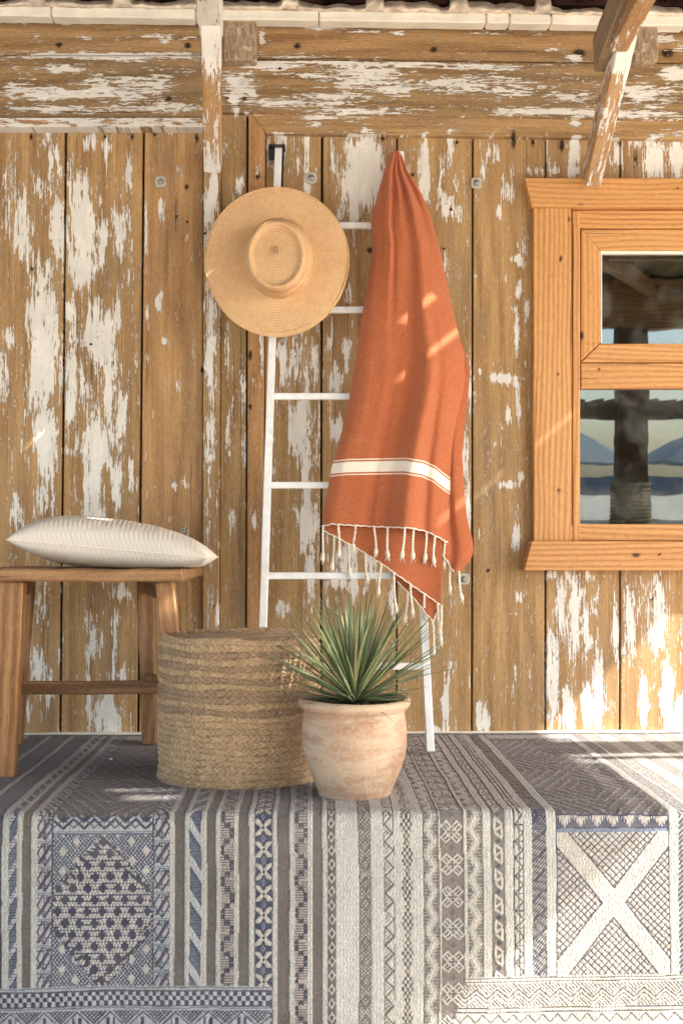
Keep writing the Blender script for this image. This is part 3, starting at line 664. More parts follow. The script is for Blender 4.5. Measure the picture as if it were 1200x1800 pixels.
    put(C, rngm(768, 769.5) | rngm(742, 743.5) | rngm(811.5, 813) | rngm(845, 846.5) | rngm(861, 862.5) | rngm(900, 901.5) | rngm(630, 631.5), c_brown*.6)
    # linked squares
    m = rngm(773, 812); a = U-792.5; y = (Vf % 56)-28; put(C, m, c_brown)
    for (oa, oy) in ((-9.5, -9.5), (9.5, -9.5), (-9.5, 9.5), (9.5, 9.5)):
        d = np.abs(a-oa)+np.abs(y-oy); put(C, m & (np.abs(d-8.6) < 2.2), c_lt)
    put(C, m & (np.abs(np.abs(a)-np.abs(y)) < 2.0) & (np.abs(y) < 12), c_lt); put(C, m & (np.abs(a)+np.abs(y) < 3.2), c_brown*.7)
    d = np.abs(a)+np.abs(np.abs(y)-28); put(C, m & (d < 6), c_brown*.7)
    # S hooks
    m = rngm(862, 885); a = U-873.5; y = (Vf % 44)-22; put(C, m, c_brown*.92)
    s_ = ((np.abs(y+12-a*.7) < 2.6) & (np.abs(a) < 7)) | ((np.abs(y-12-a*.7) < 2.6) & (np.abs(a) < 7)) | ((np.abs(y+a*.7) < 2.8) & (np.abs(a) < 7)) | ((np.abs(a+6) < 2) & (y < 2) & (y > -15)) | ((np.abs(a-6) < 2) & (y > -2) & (y < 15))
    put(C, m & s_, c_lt); put(C, m & (np.abs(a)+np.abs(np.abs(y)-22) < 5), c_dk*.8)
    m = rngm(901, 918); put(C, m, c_lt); a = U-901; put(C, m & (np.abs(a-np.abs(((Vf/30) % 1)-.5)*2*15-1) < 1.5), c_dk); put(C, m & (tri(Vf, 30) < .06), c_dk); put(C, m & ((a < 1.4) | (a > 15.8)), c_dk); put(C, m & (np.abs(a-8.5) < .9), c_brown)
    m = rngm(933, 958); put(C, m, c_dk*1.15); put(C, m & (tri(U*1.2+Vf, 6.5) < .4), c_lt*.85); put(C, m & (((U*.9+Vf) % 34) < 5), c_dk*.9); put(C, m & (Vf < 26) & (tri(U-Vf, 6) < .5), c_navy)
    # ---- X panel and repeats to the right
    m = rngm(976, 1174) & (Vv >= 0); put(C, m, c_lt*.95)
    a = (U-976)/198; b = (Vf-30)/247
    inp = m & (Vf > 30) & (Vf < 277)
    lat = lattice(U, Vf*1.0, 12.4, .2); put(C, inp & lat, np.array(srgb(96, 86, 92)))
    d1 = np.abs(a-b)*198*.76; d2 = np.abs(a+b-1)*198*.76
    put(C, inp & ((d1 < 15) | (d2 < 15)), c_lt*.96); put(C, inp & ((np.abs(d1-15.8) < 1.2) & (d2 > 15) | (np.abs(d2-15.8) < 1.2) & (d1 > 15)), np.array(srgb(96, 86, 92)))
    put(C, inp & (np.abs(U-1075)*.8+(Vf-30) < 24) & lat, c_blue*.8)
    tb = m & (Vf < 22); put(C, tb, c_lt); zz = tri(U-976, 28.3); put(C, tb & (Vf-4 > 17*(1-zz)+1), c_navy+.05); put(C, tb & (np.abs(Vf-3-17*(1-zz)) < 4) & (tri(U, 4.4) < .45), c_dk); put(C, tb & (Vf < 3), c_navy)
    put(C, m & (Vf > 22) & (Vf < 30), c_blue*1.1); put(C, m & (np.abs(Vf-22.5) < 1), c_navy)
    put(C, rngm(974.5, 976.5) | rngm(1173, 1174.5), c_dk)
    far = U > 1190; a = U-1190
    put(C, far, c_brown*1.35); put(C, far & ((a % 62) < 34), c_lt); put(C, far & (a > 0) & (a < 26), c_dk); put(C, far & (a < 26) & (tri(U+Vf, 9) < .4), c_lt*.8)  # stripes paled here: sunlight on the right side painted into the colour
    put(C, far & ((a % 62) > 36) & lattice(U, Vf, 12, .3), c_lt*.8)
    # ---- left medallion panel
    m = rngm(99.5, 273) & (Vv >= 0)
    x = U-186; y = Vf-163
    put(C, m, c_pale*.98); put(C, m & lattice(U*1.25, Vf, 8.2, .36), c_navy*1.1)
    wx = (U-104)/24.2; wy = (Vf-42)/17.0; fx = (wx % 1)-.5; fy = (wy % 2)/2-.5
    off = (np.floor(wx).astype(int) % 2)*.5; fy = ((wy/2+off) % 1)-.5
    put(C, m & (np.abs(fx)*24.2/7+np.abs(fy)*34/9.6 < 1), c_lt)
    ys = np.floor(y/10+.5)*10; md = (np.abs(x)/116+np.abs(ys)/136 < 1) & (np.abs(x) < 85)
    mm = m & md
    put(C, mm, np.array(srgb(228, 222, 216))); put(C, mm & (tri(Vf, 10) < .2), c_navy*1.25); put(C, mm & (tri(U+np.floor(Vf/10)*3, 6.0) < .24), c_taupe*.9)
    j = np.floor(y/20+.5); dy = y-j*20; xo = x+13*(j % 2); i = np.floor(xo/26+.5); dx = xo-i*26; sh = dx > -99
    plus = ((np.abs(dx) < 3.6) & (np.abs(dy) < 8)) | ((np.abs(dx) < 7.0) & (np.abs(dy) < 4))
    put(C, mm & plus & sh, c_navy*.85)
    edge = m & md & ((np.abs(x)/116+np.abs(ys)/136) > .84) & (((x*np.sign(y)+y*1.2) % 26) < 9); put(C, edge, c_dk*.75)
    tb = m & (Vf < 22); put(C, tb, c_pale*.92); zz = tri(U-99, 36); put(C, tb & (np.abs(Vf-4-15*(1-zz)) < 2.6), c_navy*.9); put(C, tb & (np.abs(Vf-3-15*zz) < 1.3), c_dk); put(C, tb & (Vf < 14*(1-zz)-4), c_navy*.8)
    put(C, m & (Vf > 22) & (Vf < 30), c_blue*.85); put(C, m & ((np.abs(Vf-23) < 1) | (np.abs(Vf-26.5) < .7)), c_pale)
    # ---- top-side panels (seen at a flat angle): lozenges
    for (x0, x1) in ((99.5, 273), (976, 1174)):
        m = rngm(x0, x1) & (Vv < 0) & (Vv > -880); vv = -Vv
        put(C, m, c_taupe*.78); d = np.abs(U-(x0+x1)/2)/95+np.abs(((vv/420) % 1)-.5)*2
        put(C, m & (tri(d, .25) < .34), c_brown*1.45); put(C, m & (tri(d, .25) > .75) & (tri(U+vv*.7, 9) < .4), c_brown*1.2); put(C, m & lattice(U, vv, 21, .16), c_dk*.8); put(C, m & (tri(vv, 210) < .02), c_pale*.8)
    # ---- lower borders
    m = (Vv > 292) & (U < 476); vb = Vf-292; put(C, m, c_pale*.9)
    put(C, m & (tri(vb, 5) < .3), c_blue*.7); ck = m & (vb > 9) & (vb < 34); put(C, ck, c_pale)
    put(C, ck & ((np.floor(U/7)+np.floor(vb/8.3)) % 2 == 0), c_navy); put(C, m & ((np.abs(vb-9) < 1) | (np.abs(vb-34) < 1)), c_dk)
    m2 = m & (vb > 42); put(C, m2, c_pale*.95); zz = tri(U, 57); put(C, m2 & (np.abs(vb-44-26*zz) < 1.7), c_dk); put(C, m2 & (vb-44 < 26*zz-5) & lattice(U, vb, 7, .45), c_navy); put(C, m2 & (np.abs(vb-62) < 9) & (zz < .28) & (np.floor(U/6) % 2 == 0), c_navy*.9)
    put(C, m2 & (vb > 76), c_blue*.8); put(C, m2 & (vb > 76) & (tri(vb, 16) < .3), c_pale)
    m = (Vv > 278) & (U > 815-(Vv-278)*.25); vb = Vf-278; put(C, m, c_lt*1.02)
    zz = tri(U, 37)*16; put(C, m & (vb > 14) & (vb < 50) & (np.abs(vb-22-zz) < 1.7), c_brown*.75); put(C, m & (vb > 14) & (vb < 50) & (np.abs(vb-30-zz) < 1.2), c_brown); put(C, m & (vb > 12) & (vb < 52) & (np.abs(vb-26-zz) > 9) & (tri(U-vb, 7) < .3), c_brown*1.05)
    put(C, m & ((np.abs(vb-9) < 1) | (np.abs(vb-55) < 1.2) | (np.abs(vb-62) < 1) | (np.abs(vb-3) < 1)), c_brown*.8)
    m2 = m & (vb > 62); put(C, m2 & (vb < 84) & (np.abs(vb-66-tri(U, 26)*14) < 1.6), c_brown*.9); put(C, m2 & (vb > 90) & (vb < 110) & lattice(U, vb, 9, .35), c_dk)
    # navy band next to the wall
    m = Vv < -940; put(C, m, c_dk*.62); put(C, m & (tri(U, 44) < .25) & (Vv > -985), c_brown*.8); put(C, m & (Vv < -985), c_navy*.62)
    return C
def build_rug():
    du = 1.45                                   # spacing in photo pixels at the edge
    u = np.arange(-330, 1560, du)
    LT = (-YE)*PXM-6                            # length of the top side
    vf = np.arange(0, 440, 1.45); vt = -np.concatenate([np.arange(1.45, 40, 1.6), np.arange(40, LT, 3.1)])[::-1]
    v = np.concatenate([vt, vf])
    U, Vv = np.meshgrid(u, v)
    wob = 5*(fbm(U/260, Vv/240+9, 2)-.5)+2.0*(fbm(U/50, Vv/36+3, 2)-.5)      # hand woven: lines wander
    wob2 = 3*(fbm(U/180+7, Vv/150, 2)-.5)+1.6*(fbm(U/33+30, Vv/60+3, 2)-.5)
    C = rug_color(U+wob, np.where(Vv > 0, np.maximum(Vv+wob2, .1), Vv+wob2*2))
    # yarn: weave rows and fuzz
    lum = C.mean(-1)
    fz = rng.random(U.shape)
    fz2 = fbm(U/3.1, Vv/4.7, 2); lowf = fbm(U/70+4, Vv/90+4, 3)
    C *= (.72+.34*fz+.26*(fz2-.5)+.22*(lowf-.5))[..., None]
    rib = .5+.5*np.sin(U*2*math.pi/5.8+1.5*np.sin(Vv/2.3))
    pl = (lum > .45)
    C *= (1-.13*rib*pl)[..., None]
    worn = np.clip(fbm(U/40+9, Vv/55+2, 4)*2.2-.95, 0, 1)
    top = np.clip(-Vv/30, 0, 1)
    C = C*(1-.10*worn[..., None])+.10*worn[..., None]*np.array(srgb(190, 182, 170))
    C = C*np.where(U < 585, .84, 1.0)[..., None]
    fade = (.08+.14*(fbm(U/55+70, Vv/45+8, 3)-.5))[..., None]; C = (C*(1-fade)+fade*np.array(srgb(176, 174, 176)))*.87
    # shade of the upper side painted in as brown, thinner towards the sunlit right
    dust_or_shade = top*(.30+.3*(lowf-.5))*np.clip(1.25-(U-700)/900, .5, 1)
    C = C*(1-dust_or_shade[..., None])+dust_or_shade[..., None]*np.array(srgb(112, 102, 96))
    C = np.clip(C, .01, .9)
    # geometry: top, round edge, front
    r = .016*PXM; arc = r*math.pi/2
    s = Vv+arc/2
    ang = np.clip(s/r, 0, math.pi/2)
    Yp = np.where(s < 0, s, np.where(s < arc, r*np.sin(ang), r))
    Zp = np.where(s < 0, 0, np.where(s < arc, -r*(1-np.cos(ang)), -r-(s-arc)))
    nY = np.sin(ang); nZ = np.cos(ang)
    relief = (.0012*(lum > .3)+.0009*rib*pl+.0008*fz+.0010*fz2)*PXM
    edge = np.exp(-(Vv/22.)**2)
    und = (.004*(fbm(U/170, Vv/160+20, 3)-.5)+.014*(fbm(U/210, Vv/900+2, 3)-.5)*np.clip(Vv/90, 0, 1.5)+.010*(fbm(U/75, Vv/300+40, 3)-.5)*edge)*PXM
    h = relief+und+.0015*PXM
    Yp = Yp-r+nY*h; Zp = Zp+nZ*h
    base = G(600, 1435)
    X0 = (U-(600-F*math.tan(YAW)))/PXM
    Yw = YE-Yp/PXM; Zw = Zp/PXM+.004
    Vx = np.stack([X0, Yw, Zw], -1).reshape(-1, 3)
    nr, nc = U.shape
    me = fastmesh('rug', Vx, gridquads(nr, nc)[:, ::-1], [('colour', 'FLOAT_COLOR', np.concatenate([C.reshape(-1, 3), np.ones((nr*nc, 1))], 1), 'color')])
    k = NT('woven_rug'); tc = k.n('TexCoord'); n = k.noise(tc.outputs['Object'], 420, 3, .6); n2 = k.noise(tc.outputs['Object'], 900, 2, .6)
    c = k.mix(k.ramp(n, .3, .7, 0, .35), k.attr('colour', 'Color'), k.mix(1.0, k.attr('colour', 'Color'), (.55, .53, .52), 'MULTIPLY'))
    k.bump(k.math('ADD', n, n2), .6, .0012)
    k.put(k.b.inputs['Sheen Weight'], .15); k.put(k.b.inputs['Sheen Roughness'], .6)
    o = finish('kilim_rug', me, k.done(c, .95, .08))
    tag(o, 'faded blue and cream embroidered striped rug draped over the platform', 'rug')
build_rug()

# ================================================================== POUF
def build_pouf():
    fr = G(420, 1388, .006); Rr = 135/(F/(fr[1]+CD+.165)); cy = float(fr[1])+Rr; c = np.array([float(P(421, 1300, cy)[0]), cy, .005])
    Ht = .300; rows = 23; per = 9; nt_ = 1100
    th = np.linspace(0, 2*math.pi, nt_, endpoint=False)
    prof = []   # (r, z, nr, nz, s)
    rc = .014
    nside = rows*per
    def radius(z): return Rr*(1+.012*math.sin(math.pi*min(1, z/Ht)))+.006*max(0, 1-z/.05)**2
    pts = []
    L1 = Ht-rc; L2 = rc*math.pi/2; L3 = Rr-rc
    tot = L1+L2+L3*1.0; rh = Ht/rows; n = int(tot/rh*per)
    for i in range(n+1):
        s_ = tot*i/n*.995
        if s_ < L1: pts.append((radius(s_), s_, 1, 0, s_))
        elif s_ < L1+L2: a = (s_-L1)/rc; pts.append((Rr-rc+rc*math.cos(a), Ht-rc+rc*math.sin(a), math.cos(a), math.sin(a), s_))
        else: pts.append((Rr-rc-(s_-L1-L2), Ht, 0, 1, s_))
    pts = np.array(pts); r0, z0, nr_, nz_, sv = pts.T
    TH, SV = np.meshgrid(th, sv); R0 = r0[:, None]; 
    ph = SV/rh+TH/(2*math.pi)           # spiral coil
    row = np.floor(ph); fv = ph-row
    N = 72
    jit = 2.2*(fbm(TH*7, row*3.1, 2)-.5)
    a = TH*N/(2*math.pi)*np.clip(R0/Rr*1.0, .15, 1)*1.0+jit+row*.37
    slant = np.abs(fv-.5)*1.5
    wv = np.abs(np.sin(math.pi*(a+slant)))
    prof_row = np.sqrt(np.clip(1-(2*fv-1)**2, 0, 1))
    strand = wv**.7
    h = .0065*(prof_row**.8)*(.35+.65*strand)+.0012*(fbm(TH*60, SV*900, 2)-.5)*2+.004*(fbm(TH*3, SV*9, 2)-.5)
    # the rows sag and wander
    Rd = R0+nr_[:, None]*h; Zd = z0[:, None]+nz_[:, None]*h+.0022*np.sin(TH*5+row)*np.where(z0 < Ht-.001, 1, .3)[:, None]+.004*(fbm(TH*2.2, SV*20, 2)-.5)
    dent = .007*(1-(R0/Rr)**2)*(z0[:, None] > Ht-.001)
    Zd = np.maximum(Zd+dent, .0)
    V = np.stack([c[0]+Rd*np.cos(TH), c[1]+Rd*np.sin(TH), c[2]+Zd], -1).reshape(-1, 3)
    rr = np.random.default_rng(5).random(400); base = np.array(srgb(222, 188, 146)); grey = np.array(srgb(168, 142, 114)); dark = np.array(srgb(84, 62, 40))
    darkrow = np.zeros(400); hh = [0]*400
    for i_, rv in enumerate(range(400)):
        fr_ = i_/rows
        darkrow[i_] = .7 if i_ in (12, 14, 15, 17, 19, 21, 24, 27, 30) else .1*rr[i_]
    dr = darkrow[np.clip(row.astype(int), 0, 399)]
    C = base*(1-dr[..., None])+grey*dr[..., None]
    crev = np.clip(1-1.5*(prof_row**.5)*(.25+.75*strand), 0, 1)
    C = C*(1-.92*crev[..., None])+dark*.92*crev[..., None]  # shade in the crevices between strands painted into the colour
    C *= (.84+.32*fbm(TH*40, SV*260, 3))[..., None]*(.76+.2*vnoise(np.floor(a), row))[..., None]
    me = fastmesh('pouf', V, gridquads(len(sv), nt_, 0, True), [('colour', 'FLOAT_COLOR', np.concatenate([C.reshape(-1, 3), np.ones((C.shape[0]*nt_, 1))], 1), 'color')])
    k = NT('braided_jute'); tc = k.n('TexCoord'); n = k.noise(tc.outputs['Object'], 500, 4, .7); k.bump(n, .8, .0015)
    k.b.inputs['Sheen Weight'].default_value = .1
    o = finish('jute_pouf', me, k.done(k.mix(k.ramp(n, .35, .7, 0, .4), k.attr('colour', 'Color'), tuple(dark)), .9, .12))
    tag(o, 'round braided natural jute pouf between the stool and the terracotta pot', 'pouf')
    # loose fibres
    return c, Rr, Ht
build_pouf()

# ================================================================== POT, SOIL AND PLANT
fr = G(624, 1409, .006); pr = .068; pc = np.array([float(P(623, 1380, fr[1]+pr)[0]), float(fr[1])+pr, .006])
sc = F/(pc[1]+CD)
def pz(py): return CZ-(py-965)/sc-.006
prof_px = [(30, 1406), (60, 1406), (62, 1403), (61.5, 1396), (63, 1388), (70, 1372), (79, 1352), (86.5, 1330), (90.5, 1308), (91.5, 1290), (91, 1272), (89.5, 1258), (88.5, 1250), (88.8, 1247), (92, 1245), (95.5, 1241), (98, 1236), (98.5, 1232), (97, 1228), (94, 1226), (90, 1226), (86, 1228), (84, 1232), (83.5, 1240), (82, 1255)]
q = MB(); ns = 96
prof = []
pp = [(r/sc, pz(y)) for r, y in prof_px]
for i in range(len(pp)-1):
    for t in np.linspace(0, 1, 5)[:-1]: prof.append((pp[i][0]*(1-t)+pp[i+1][0]*t, pp[i][1]*(1-t)+pp[i+1][1]*t))
prof.append(pp[-1])
q.lathe(prof, pc, ns, cap1=False)
v = q.v[0]; ang = np.arctan2(v[:, 1]-pc[1], v[:, 0]-pc[0]); nz = fbm(ang*2+9, v[:, 2]*30, 3)-.5
rad = np.stack([np.cos(ang), np.sin(ang)], 1); v[:, :2] += rad*(nz*.004)[:, None]; v[:, 2] += .0015*np.sin(ang*2+1)*(v[:, 2] > .05)
pot = q.build('terracotta_pot', None or plain('tmp', (1, 1, 1)), None, True)
k = NT('aged_terracotta'); tc = k.n('TexCoord'); ob = tc.outputs['Object']
n1 = k.noise(k.scale(ob, (9, 9, 22)), 1, 5, .62, .4); n2 = k.noise(ob, 140, 4, .7); n3 = k.noise(k.scale(ob, (5, 5, 16)), 1.6, 4, .6); n4 = k.noise(k.scale(ob, (6, 6, 90)), 1, 3, .5)
c = k.mix(k.ramp(n1, .36, .62), srgb(208, 182, 152), srgb(186, 148, 118))
c = k.mix(k.ramp(n3, .5, .7, 0, .55), c, srgb(160, 122, 94))
c = k.mix(k.ramp(n2, .48, .66, 0, .4), c, srgb(226, 206, 182))
c = k.mix(k.ramp(n4, .55, .7, 0, .3), c, srgb(150, 104, 78)); c = k.mix(1.0, c, (.84, .84, .86), 'MULTIPLY')
k.bump(k.math('ADD', k.math('MULTIPLY', n2, .6), n4), .5, .0012)
pot.data.materials.clear(); pot.data.materials.append(k.done(c, .88, .15))
tag(pot, 'weathered pink terracotta pot with rolled rim holding the spiky plant', 'pot')
q = MB(); zs = pc[2]+pz(1240)
n = 40; V = [(pc[0], pc[1], zs+.004)]; 
for i in range(1, 13):
    for j in range(n):
        th = 2*math.pi*j/n; r_ = .094*i/12; V.append((pc[0]+r_*math.cos(th), pc[1]+r_*math.sin(th), zs+.006*rnd.random()))
fs = [(0, 1+j, 1+(j+1) % n) for j in range(n)]
for i in range(11):
    for j in range(n): fs.append((1+i*n+j, 1+(i+1)*n+j, 1+(i+1)*n+(j+1) % n, 1+i*n+(j+1) % n))
q.add(V, fs); q.build('soil', plain('potting_soil', srgb(72, 52, 38), .95, 0, .1, 160, .6, .004), pot)

def leaf(q, o, d, L, wd, bend, col, tipc, seg=12, curl=0):
    d = np.array(d)/np.linalg.norm(d); up = np.array([0, 0, 1.])
    sd = np.cross(d, up); sd /= np.linalg.norm(sd)+1e-9
    V = []; T = []; p = np.array(o, float); dd = d.copy()
    for i in range(seg+1):
        t = i/seg; ww = wd*(.75+.5*math.sin(min(1, t*1.6)*math.pi/2*1.2))*(1-t**2.2)*.8+.0002
        nrm = np.cross(sd, dd)
        V += [p-sd*ww/2+nrm*ww*.22, p-nrm*ww*.10, p+sd*ww/2+nrm*ww*.22, p+nrm*ww*.16]
        tcv = np.array(col)*(1-max(0, t-.84)/.16)+np.array(tipc)*(max(0, t-.84)/.16)
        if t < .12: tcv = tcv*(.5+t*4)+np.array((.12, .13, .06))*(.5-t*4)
        T += [tcv]*4
        p = p+dd*L/seg; dd = dd-up*bend/seg+sd*curl/seg; dd /= np.linalg.norm(dd)
    fs = [list(f) for f in gridquads(seg+1, 4, 0, True)]
    q.v.append(np.array(V)); q.f += [[int(a)+q.n for a in f] for f in fs]; q.g.append(np.array(V)); q.d.append(np.zeros(len(V))); q.s.append(np.zeros(len(V))); q.t.append(np.array(T)); q.n += len(V)
q = MB(); o0 = np.array([pc[0]+.0, pc[1], zs+.01]); greens = [srgb(124, 138, 96), srgb(102, 118, 80), srgb(146, 154, 106), srgb(122, 136, 108), srgb(170, 172, 124), srgb(90, 106, 66)]
N = 185
for i in range(N):
    f = (i+.5)/N; az = i*2.39996+rnd.uniform(-.2, .2)
    el = math.radians(86-78*f**.85+rnd.uniform(-6, 6))
    L = .240*(1-.12*abs(rnd.gauss(0, 1)))*(1 if f < .8 else .62)*(.92+.12*math.sin(f*3))
    d = (math.cos(el)*math.cos(az), math.cos(el)*math.sin(az), math.sin(el))
    o = o0+np.array([math.cos(az), math.sin(az), 0])*(.004+.02*f)+np.array([0, 0, .02*(1-f)])
    tip = srgb(120, 84, 60) if rnd.random() < .7 else srgb(110, 120, 80)
    cl_ = np.array(greens[rnd.randrange(6)])*rnd.uniform(.85, 1.2)
    if rnd.random() < .03: cl_ = np.array(srgb(170, 150, 110))
    leaf(q, o, d, L, rnd.uniform(.0050, .0080), rnd.uniform(-.10, .34)*(.4+f), cl_, tip, curl=rnd.uniform(-.2, .2))
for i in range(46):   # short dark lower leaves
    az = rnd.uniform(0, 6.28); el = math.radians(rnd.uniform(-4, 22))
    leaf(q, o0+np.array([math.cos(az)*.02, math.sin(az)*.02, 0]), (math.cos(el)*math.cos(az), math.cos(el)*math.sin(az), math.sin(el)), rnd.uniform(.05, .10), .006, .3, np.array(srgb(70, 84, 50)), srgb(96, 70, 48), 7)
for (az, el, L) in ((.05, 33, .235), (2.9, 44, .2), (3.4, 30, .2), (-.3, 24, .21)):
    a, e = az, math.radians(el); leaf(q, o0, (math.cos(e)*math.cos(a), math.cos(e)*math.sin(a), math.sin(e)), L, .005, .1, np.array(srgb(96, 100, 70)), srgb(80, 50, 44))
for i in range(9):
    a = rnd.uniform(0, 6.28); e = math.radians(rnd.uniform(2, 30)); leaf(q, o0+np.array([math.cos(a)*.02, math.sin(a)*.02, -.002]), (math.cos(e)*math.cos(a), math.cos(e)*math.sin(a), math.sin(e)), rnd.uniform(.09, .15), .0055, rnd.uniform(.3, 1.0), np.array(srgb(168, 138, 98)), srgb(120, 90, 64), curl=rnd.uniform(-.6, .6))
k = NT('agave_leaf'); tc = k.n('TexCoord'); n = k.noise(k.scale(tc.outputs['Object'], (90, 90, 20)), 1, 3)
k.b.inputs['Subsurface Weight'].default_value = 0
pm = k.done(k.mix(k.ramp(n, .3, .7, 0, .25), k.attr('tint', 'Color'), srgb(58, 76, 48)), .42, .4)
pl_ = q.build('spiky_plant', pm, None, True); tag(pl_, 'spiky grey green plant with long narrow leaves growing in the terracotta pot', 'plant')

# ================================================================== LADDER
lad = empty('ladder', G(600, 1332), 'slim white metal blanket ladder leaning on the plank wall', 'ladder')
YF = float(G(600, 1331)[1])
LT_ = P(489.5, 262, -.022); LB_ = G(455, 1331); RT_ = P(703, 268, -.022); RB_ = G(756, 1331)
LB_[1] = RB_[1]; 
LB_ = P(455, 1331, RB_[1]); LB_[2] = .012; RB_[2] = .012
def lerp(a, b, t): return a+(b-a)*t
q = MB(); q.beam(LB_, LT_, .019, .019, side=(1, 0, 0), seg=20, bev=.002, wob=0); q.build('rail', M['whitemetal'], lad)
q = MB(); q.beam(RB_, RT_, .019, .019, side=(1, 0, 0), seg=20, bev=.002, wob=0); q.build('rail', M['whitemetal'], lad)
def at_py(A, B, py):
    lo, hi = 0., 1.
    for _ in range(40):
        m_ = (lo+hi)/2; p = lerp(A, B, m_); d = (p-np.array([0, -CD, CZ])) @ RM; y = 900-(d[1]/-d[2])*F
        if y < py: lo = m_
        else: hi = m_
    return lerp(A, B, lo)
def ladY(z): return float(LT_[1]+(LB_[1]-LT_[1])*(LT_[2]-z)/(LT_[2]-LB_[2]))
for y in (397, 545, 697, 853, 1012, 1171):
    a = at_py(LT_, LB_, y); b = at_py(RT_, RB_, y); q = MB(); dx = np.array([.008, 0, 0])
    q.beam(a+dx, b-dx, .0165, .0165, side=(0, 0, 1), seg=3, bev=.002, wob=0); q.build('rung', M['whitemetal'], lad)
q = MB(); a = P(487, 262, -.022); box(q, a[0]-.022, a[0]+.022, -.05, .0, a[2], a[2]+.004); box(q, a[0]-.022, a[0]-.004, -.022, -.001, a[2]-.024, a[2]); q.build('wall_bracket', M['blackmetal'], lad)
q = MB(); q.beam(LT_+np.array([.0125, .004, 0]), lerp(LT_, LB_, .08)+np.array([.0125, .004, 0]), .005, .014, side=(1, 0, 0), seg=3, bev=.001, wob=0); q.build('bracket_strap', M['blackmetal'], lad)

# ================================================================== HAT
hy = -.135
hc = P(487, 461, hy); hs = F/(CD+hy)
hat = empty('straw_hat', hc, 'wide brimmed round straw hat hanging on the left ladder rail', 'hat')
hatY = lambda z: hy-(1.40-z)*.17
def hatmesh(name, rings, nt_=160):
    """rings: (cx, cy, rx, rz, Y offset) in photo pixels about the hat, y in metres"""
    th = np.linspace(0, 2*math.pi, nt_, endpoint=False); V = []; RAD = []
    for k_, (cx, cy, rx, rz, yo) in enumerate(rings):
        for t in th:
            x = cx+rx*math.cos(t); z = cy-rz*math.sin(t)
            wv = .0035*math.sin(t*2+.5)*(rx/125)**2+.0015*math.sin(t*5+rx*.02)*(rx/125)**2
            p = P(x, z, hy)
            for _ in range(3): p = P(x, z, hatY(p[2])-yo+wv)
            V.append(p); RAD.append(((rx+rz)/2/hs, t, 0))
    n = len(rings); me = fastmesh(name, V, gridquads(n, nt_, 0, True), [('grain', 'FLOAT_VECTOR', np.array(RAD), 'vector')])
    o = finish(name, me, M['straw'], hat); return o
k = NT('woven_straw'); g = k.attr('grain', 'Vector'); sp = k.n('SeparateXYZ'); k.put(sp.inputs[0], g); tc = k.n('TexCoord'); ob = tc.outputs['Object']
rowp = k.math('MULTIPLY', sp.outputs[0], 6.283/.0062)
ringw = k.math('SINE', rowp); wn = k.noise(ob, 330, 4, .7); wn2 = k.noise(ob, 60, 4, .6); wn3 = k.noise(ob, 9, 3, .5)
ang_ = k.math('SINE', k.math('MULTIPLY_ADD', sp.outputs[1], 190, k.math('MULTIPLY', rowp, .5)))
hgt = k.math('MULTIPLY_ADD', ringw, .18, k.math('MULTIPLY_ADD', ang_, .16, k.math('MULTIPLY', wn, 1.7)))
k.bump(hgt, .75, .0011)
c = k.mix(k.ramp(hgt, .1, 1.5), srgb(190, 148, 104), srgb(238, 202, 160)); c = k.mix(k.ramp(wn2, .35, .7, 0, .4), c, srgb(206, 152, 98)); c = k.mix(k.ramp(wn3, .4, .7, 0, .3), c, srgb(226, 190, 140))
M['straw'] = k.done(c, .75, .2)
br = []
for i in range(26):
    t = i/25; cx = 487+t*3; cy = 461-t*7
    br.append((cx, cy, 125+(59-125)*t, 131+(71-131)*t, .004+.003*math.sin(t*math.pi)+.003*t**8))
brim = hatmesh('brim', [(487, 461, 124.6, 130.6, .0015)]+[(487, 461, 125.6, 131.6, .0005)]+[(487, 461, 125.6, 131.6, .004)]+br)
# rim binding
q = MB(); q.tube([P(487+125*math.cos(t), 461-131*math.sin(t), hy)*np.array([1, 0, 1])+np.array([0, hatY(P(487, 461-131*math.sin(t), hy)[2])-.0035+.0035*math.sin(t*2+.5), 0]) for t in np.linspace(0, 2*math.pi, 121)], .0022, 6, cap=False); q.build('rim_binding', M['straw'], brim, True)
cr = [(490, 455, 59.5, 71, .005), (490, 455, 58.5, 70, .012), (489.5, 454, 57, 68.5, .026), (489, 453, 55.5, 66.5, .044), (487.5, 451, 54, 64.5, .060), (486, 449, 52.5, 62.5, .078), (485, 448, 50.5, 60.5, .090), (485, 448, 48.5, 58, .0955), (485, 448, 46, 55.5, .0962), (485, 448, 43.5, 53, .093), (485, 448, 41.5, 51, .088), (485, 448, 39, 48.5, .0855)]
cr += [(485, 448, 39*f, 48.5*f, .0855+.006*(1-f)) for f in (.9, .8, .7, .6, .5, .4, .3, .2, .1, .03, .001)]
crown = hatmesh('crown', cr)
q = MB(); c0 = P(485, 444, hy-.100); c0[1] = hatY(c0[2])-.0925
q.tube([c0+np.array([x, 0, z])*np.array([1, 1, 1]) for (x, z) in ((-.006, -.012), (-.007, .008), (0, .012), (.007, .008), (.006, -.012), (.002, -.014), (.003, .006), (-.003, .006), (-.003, -.013), (-.006, -.012))], .0012, 6); q.build('crown_knot', M['straw'], crown, True)

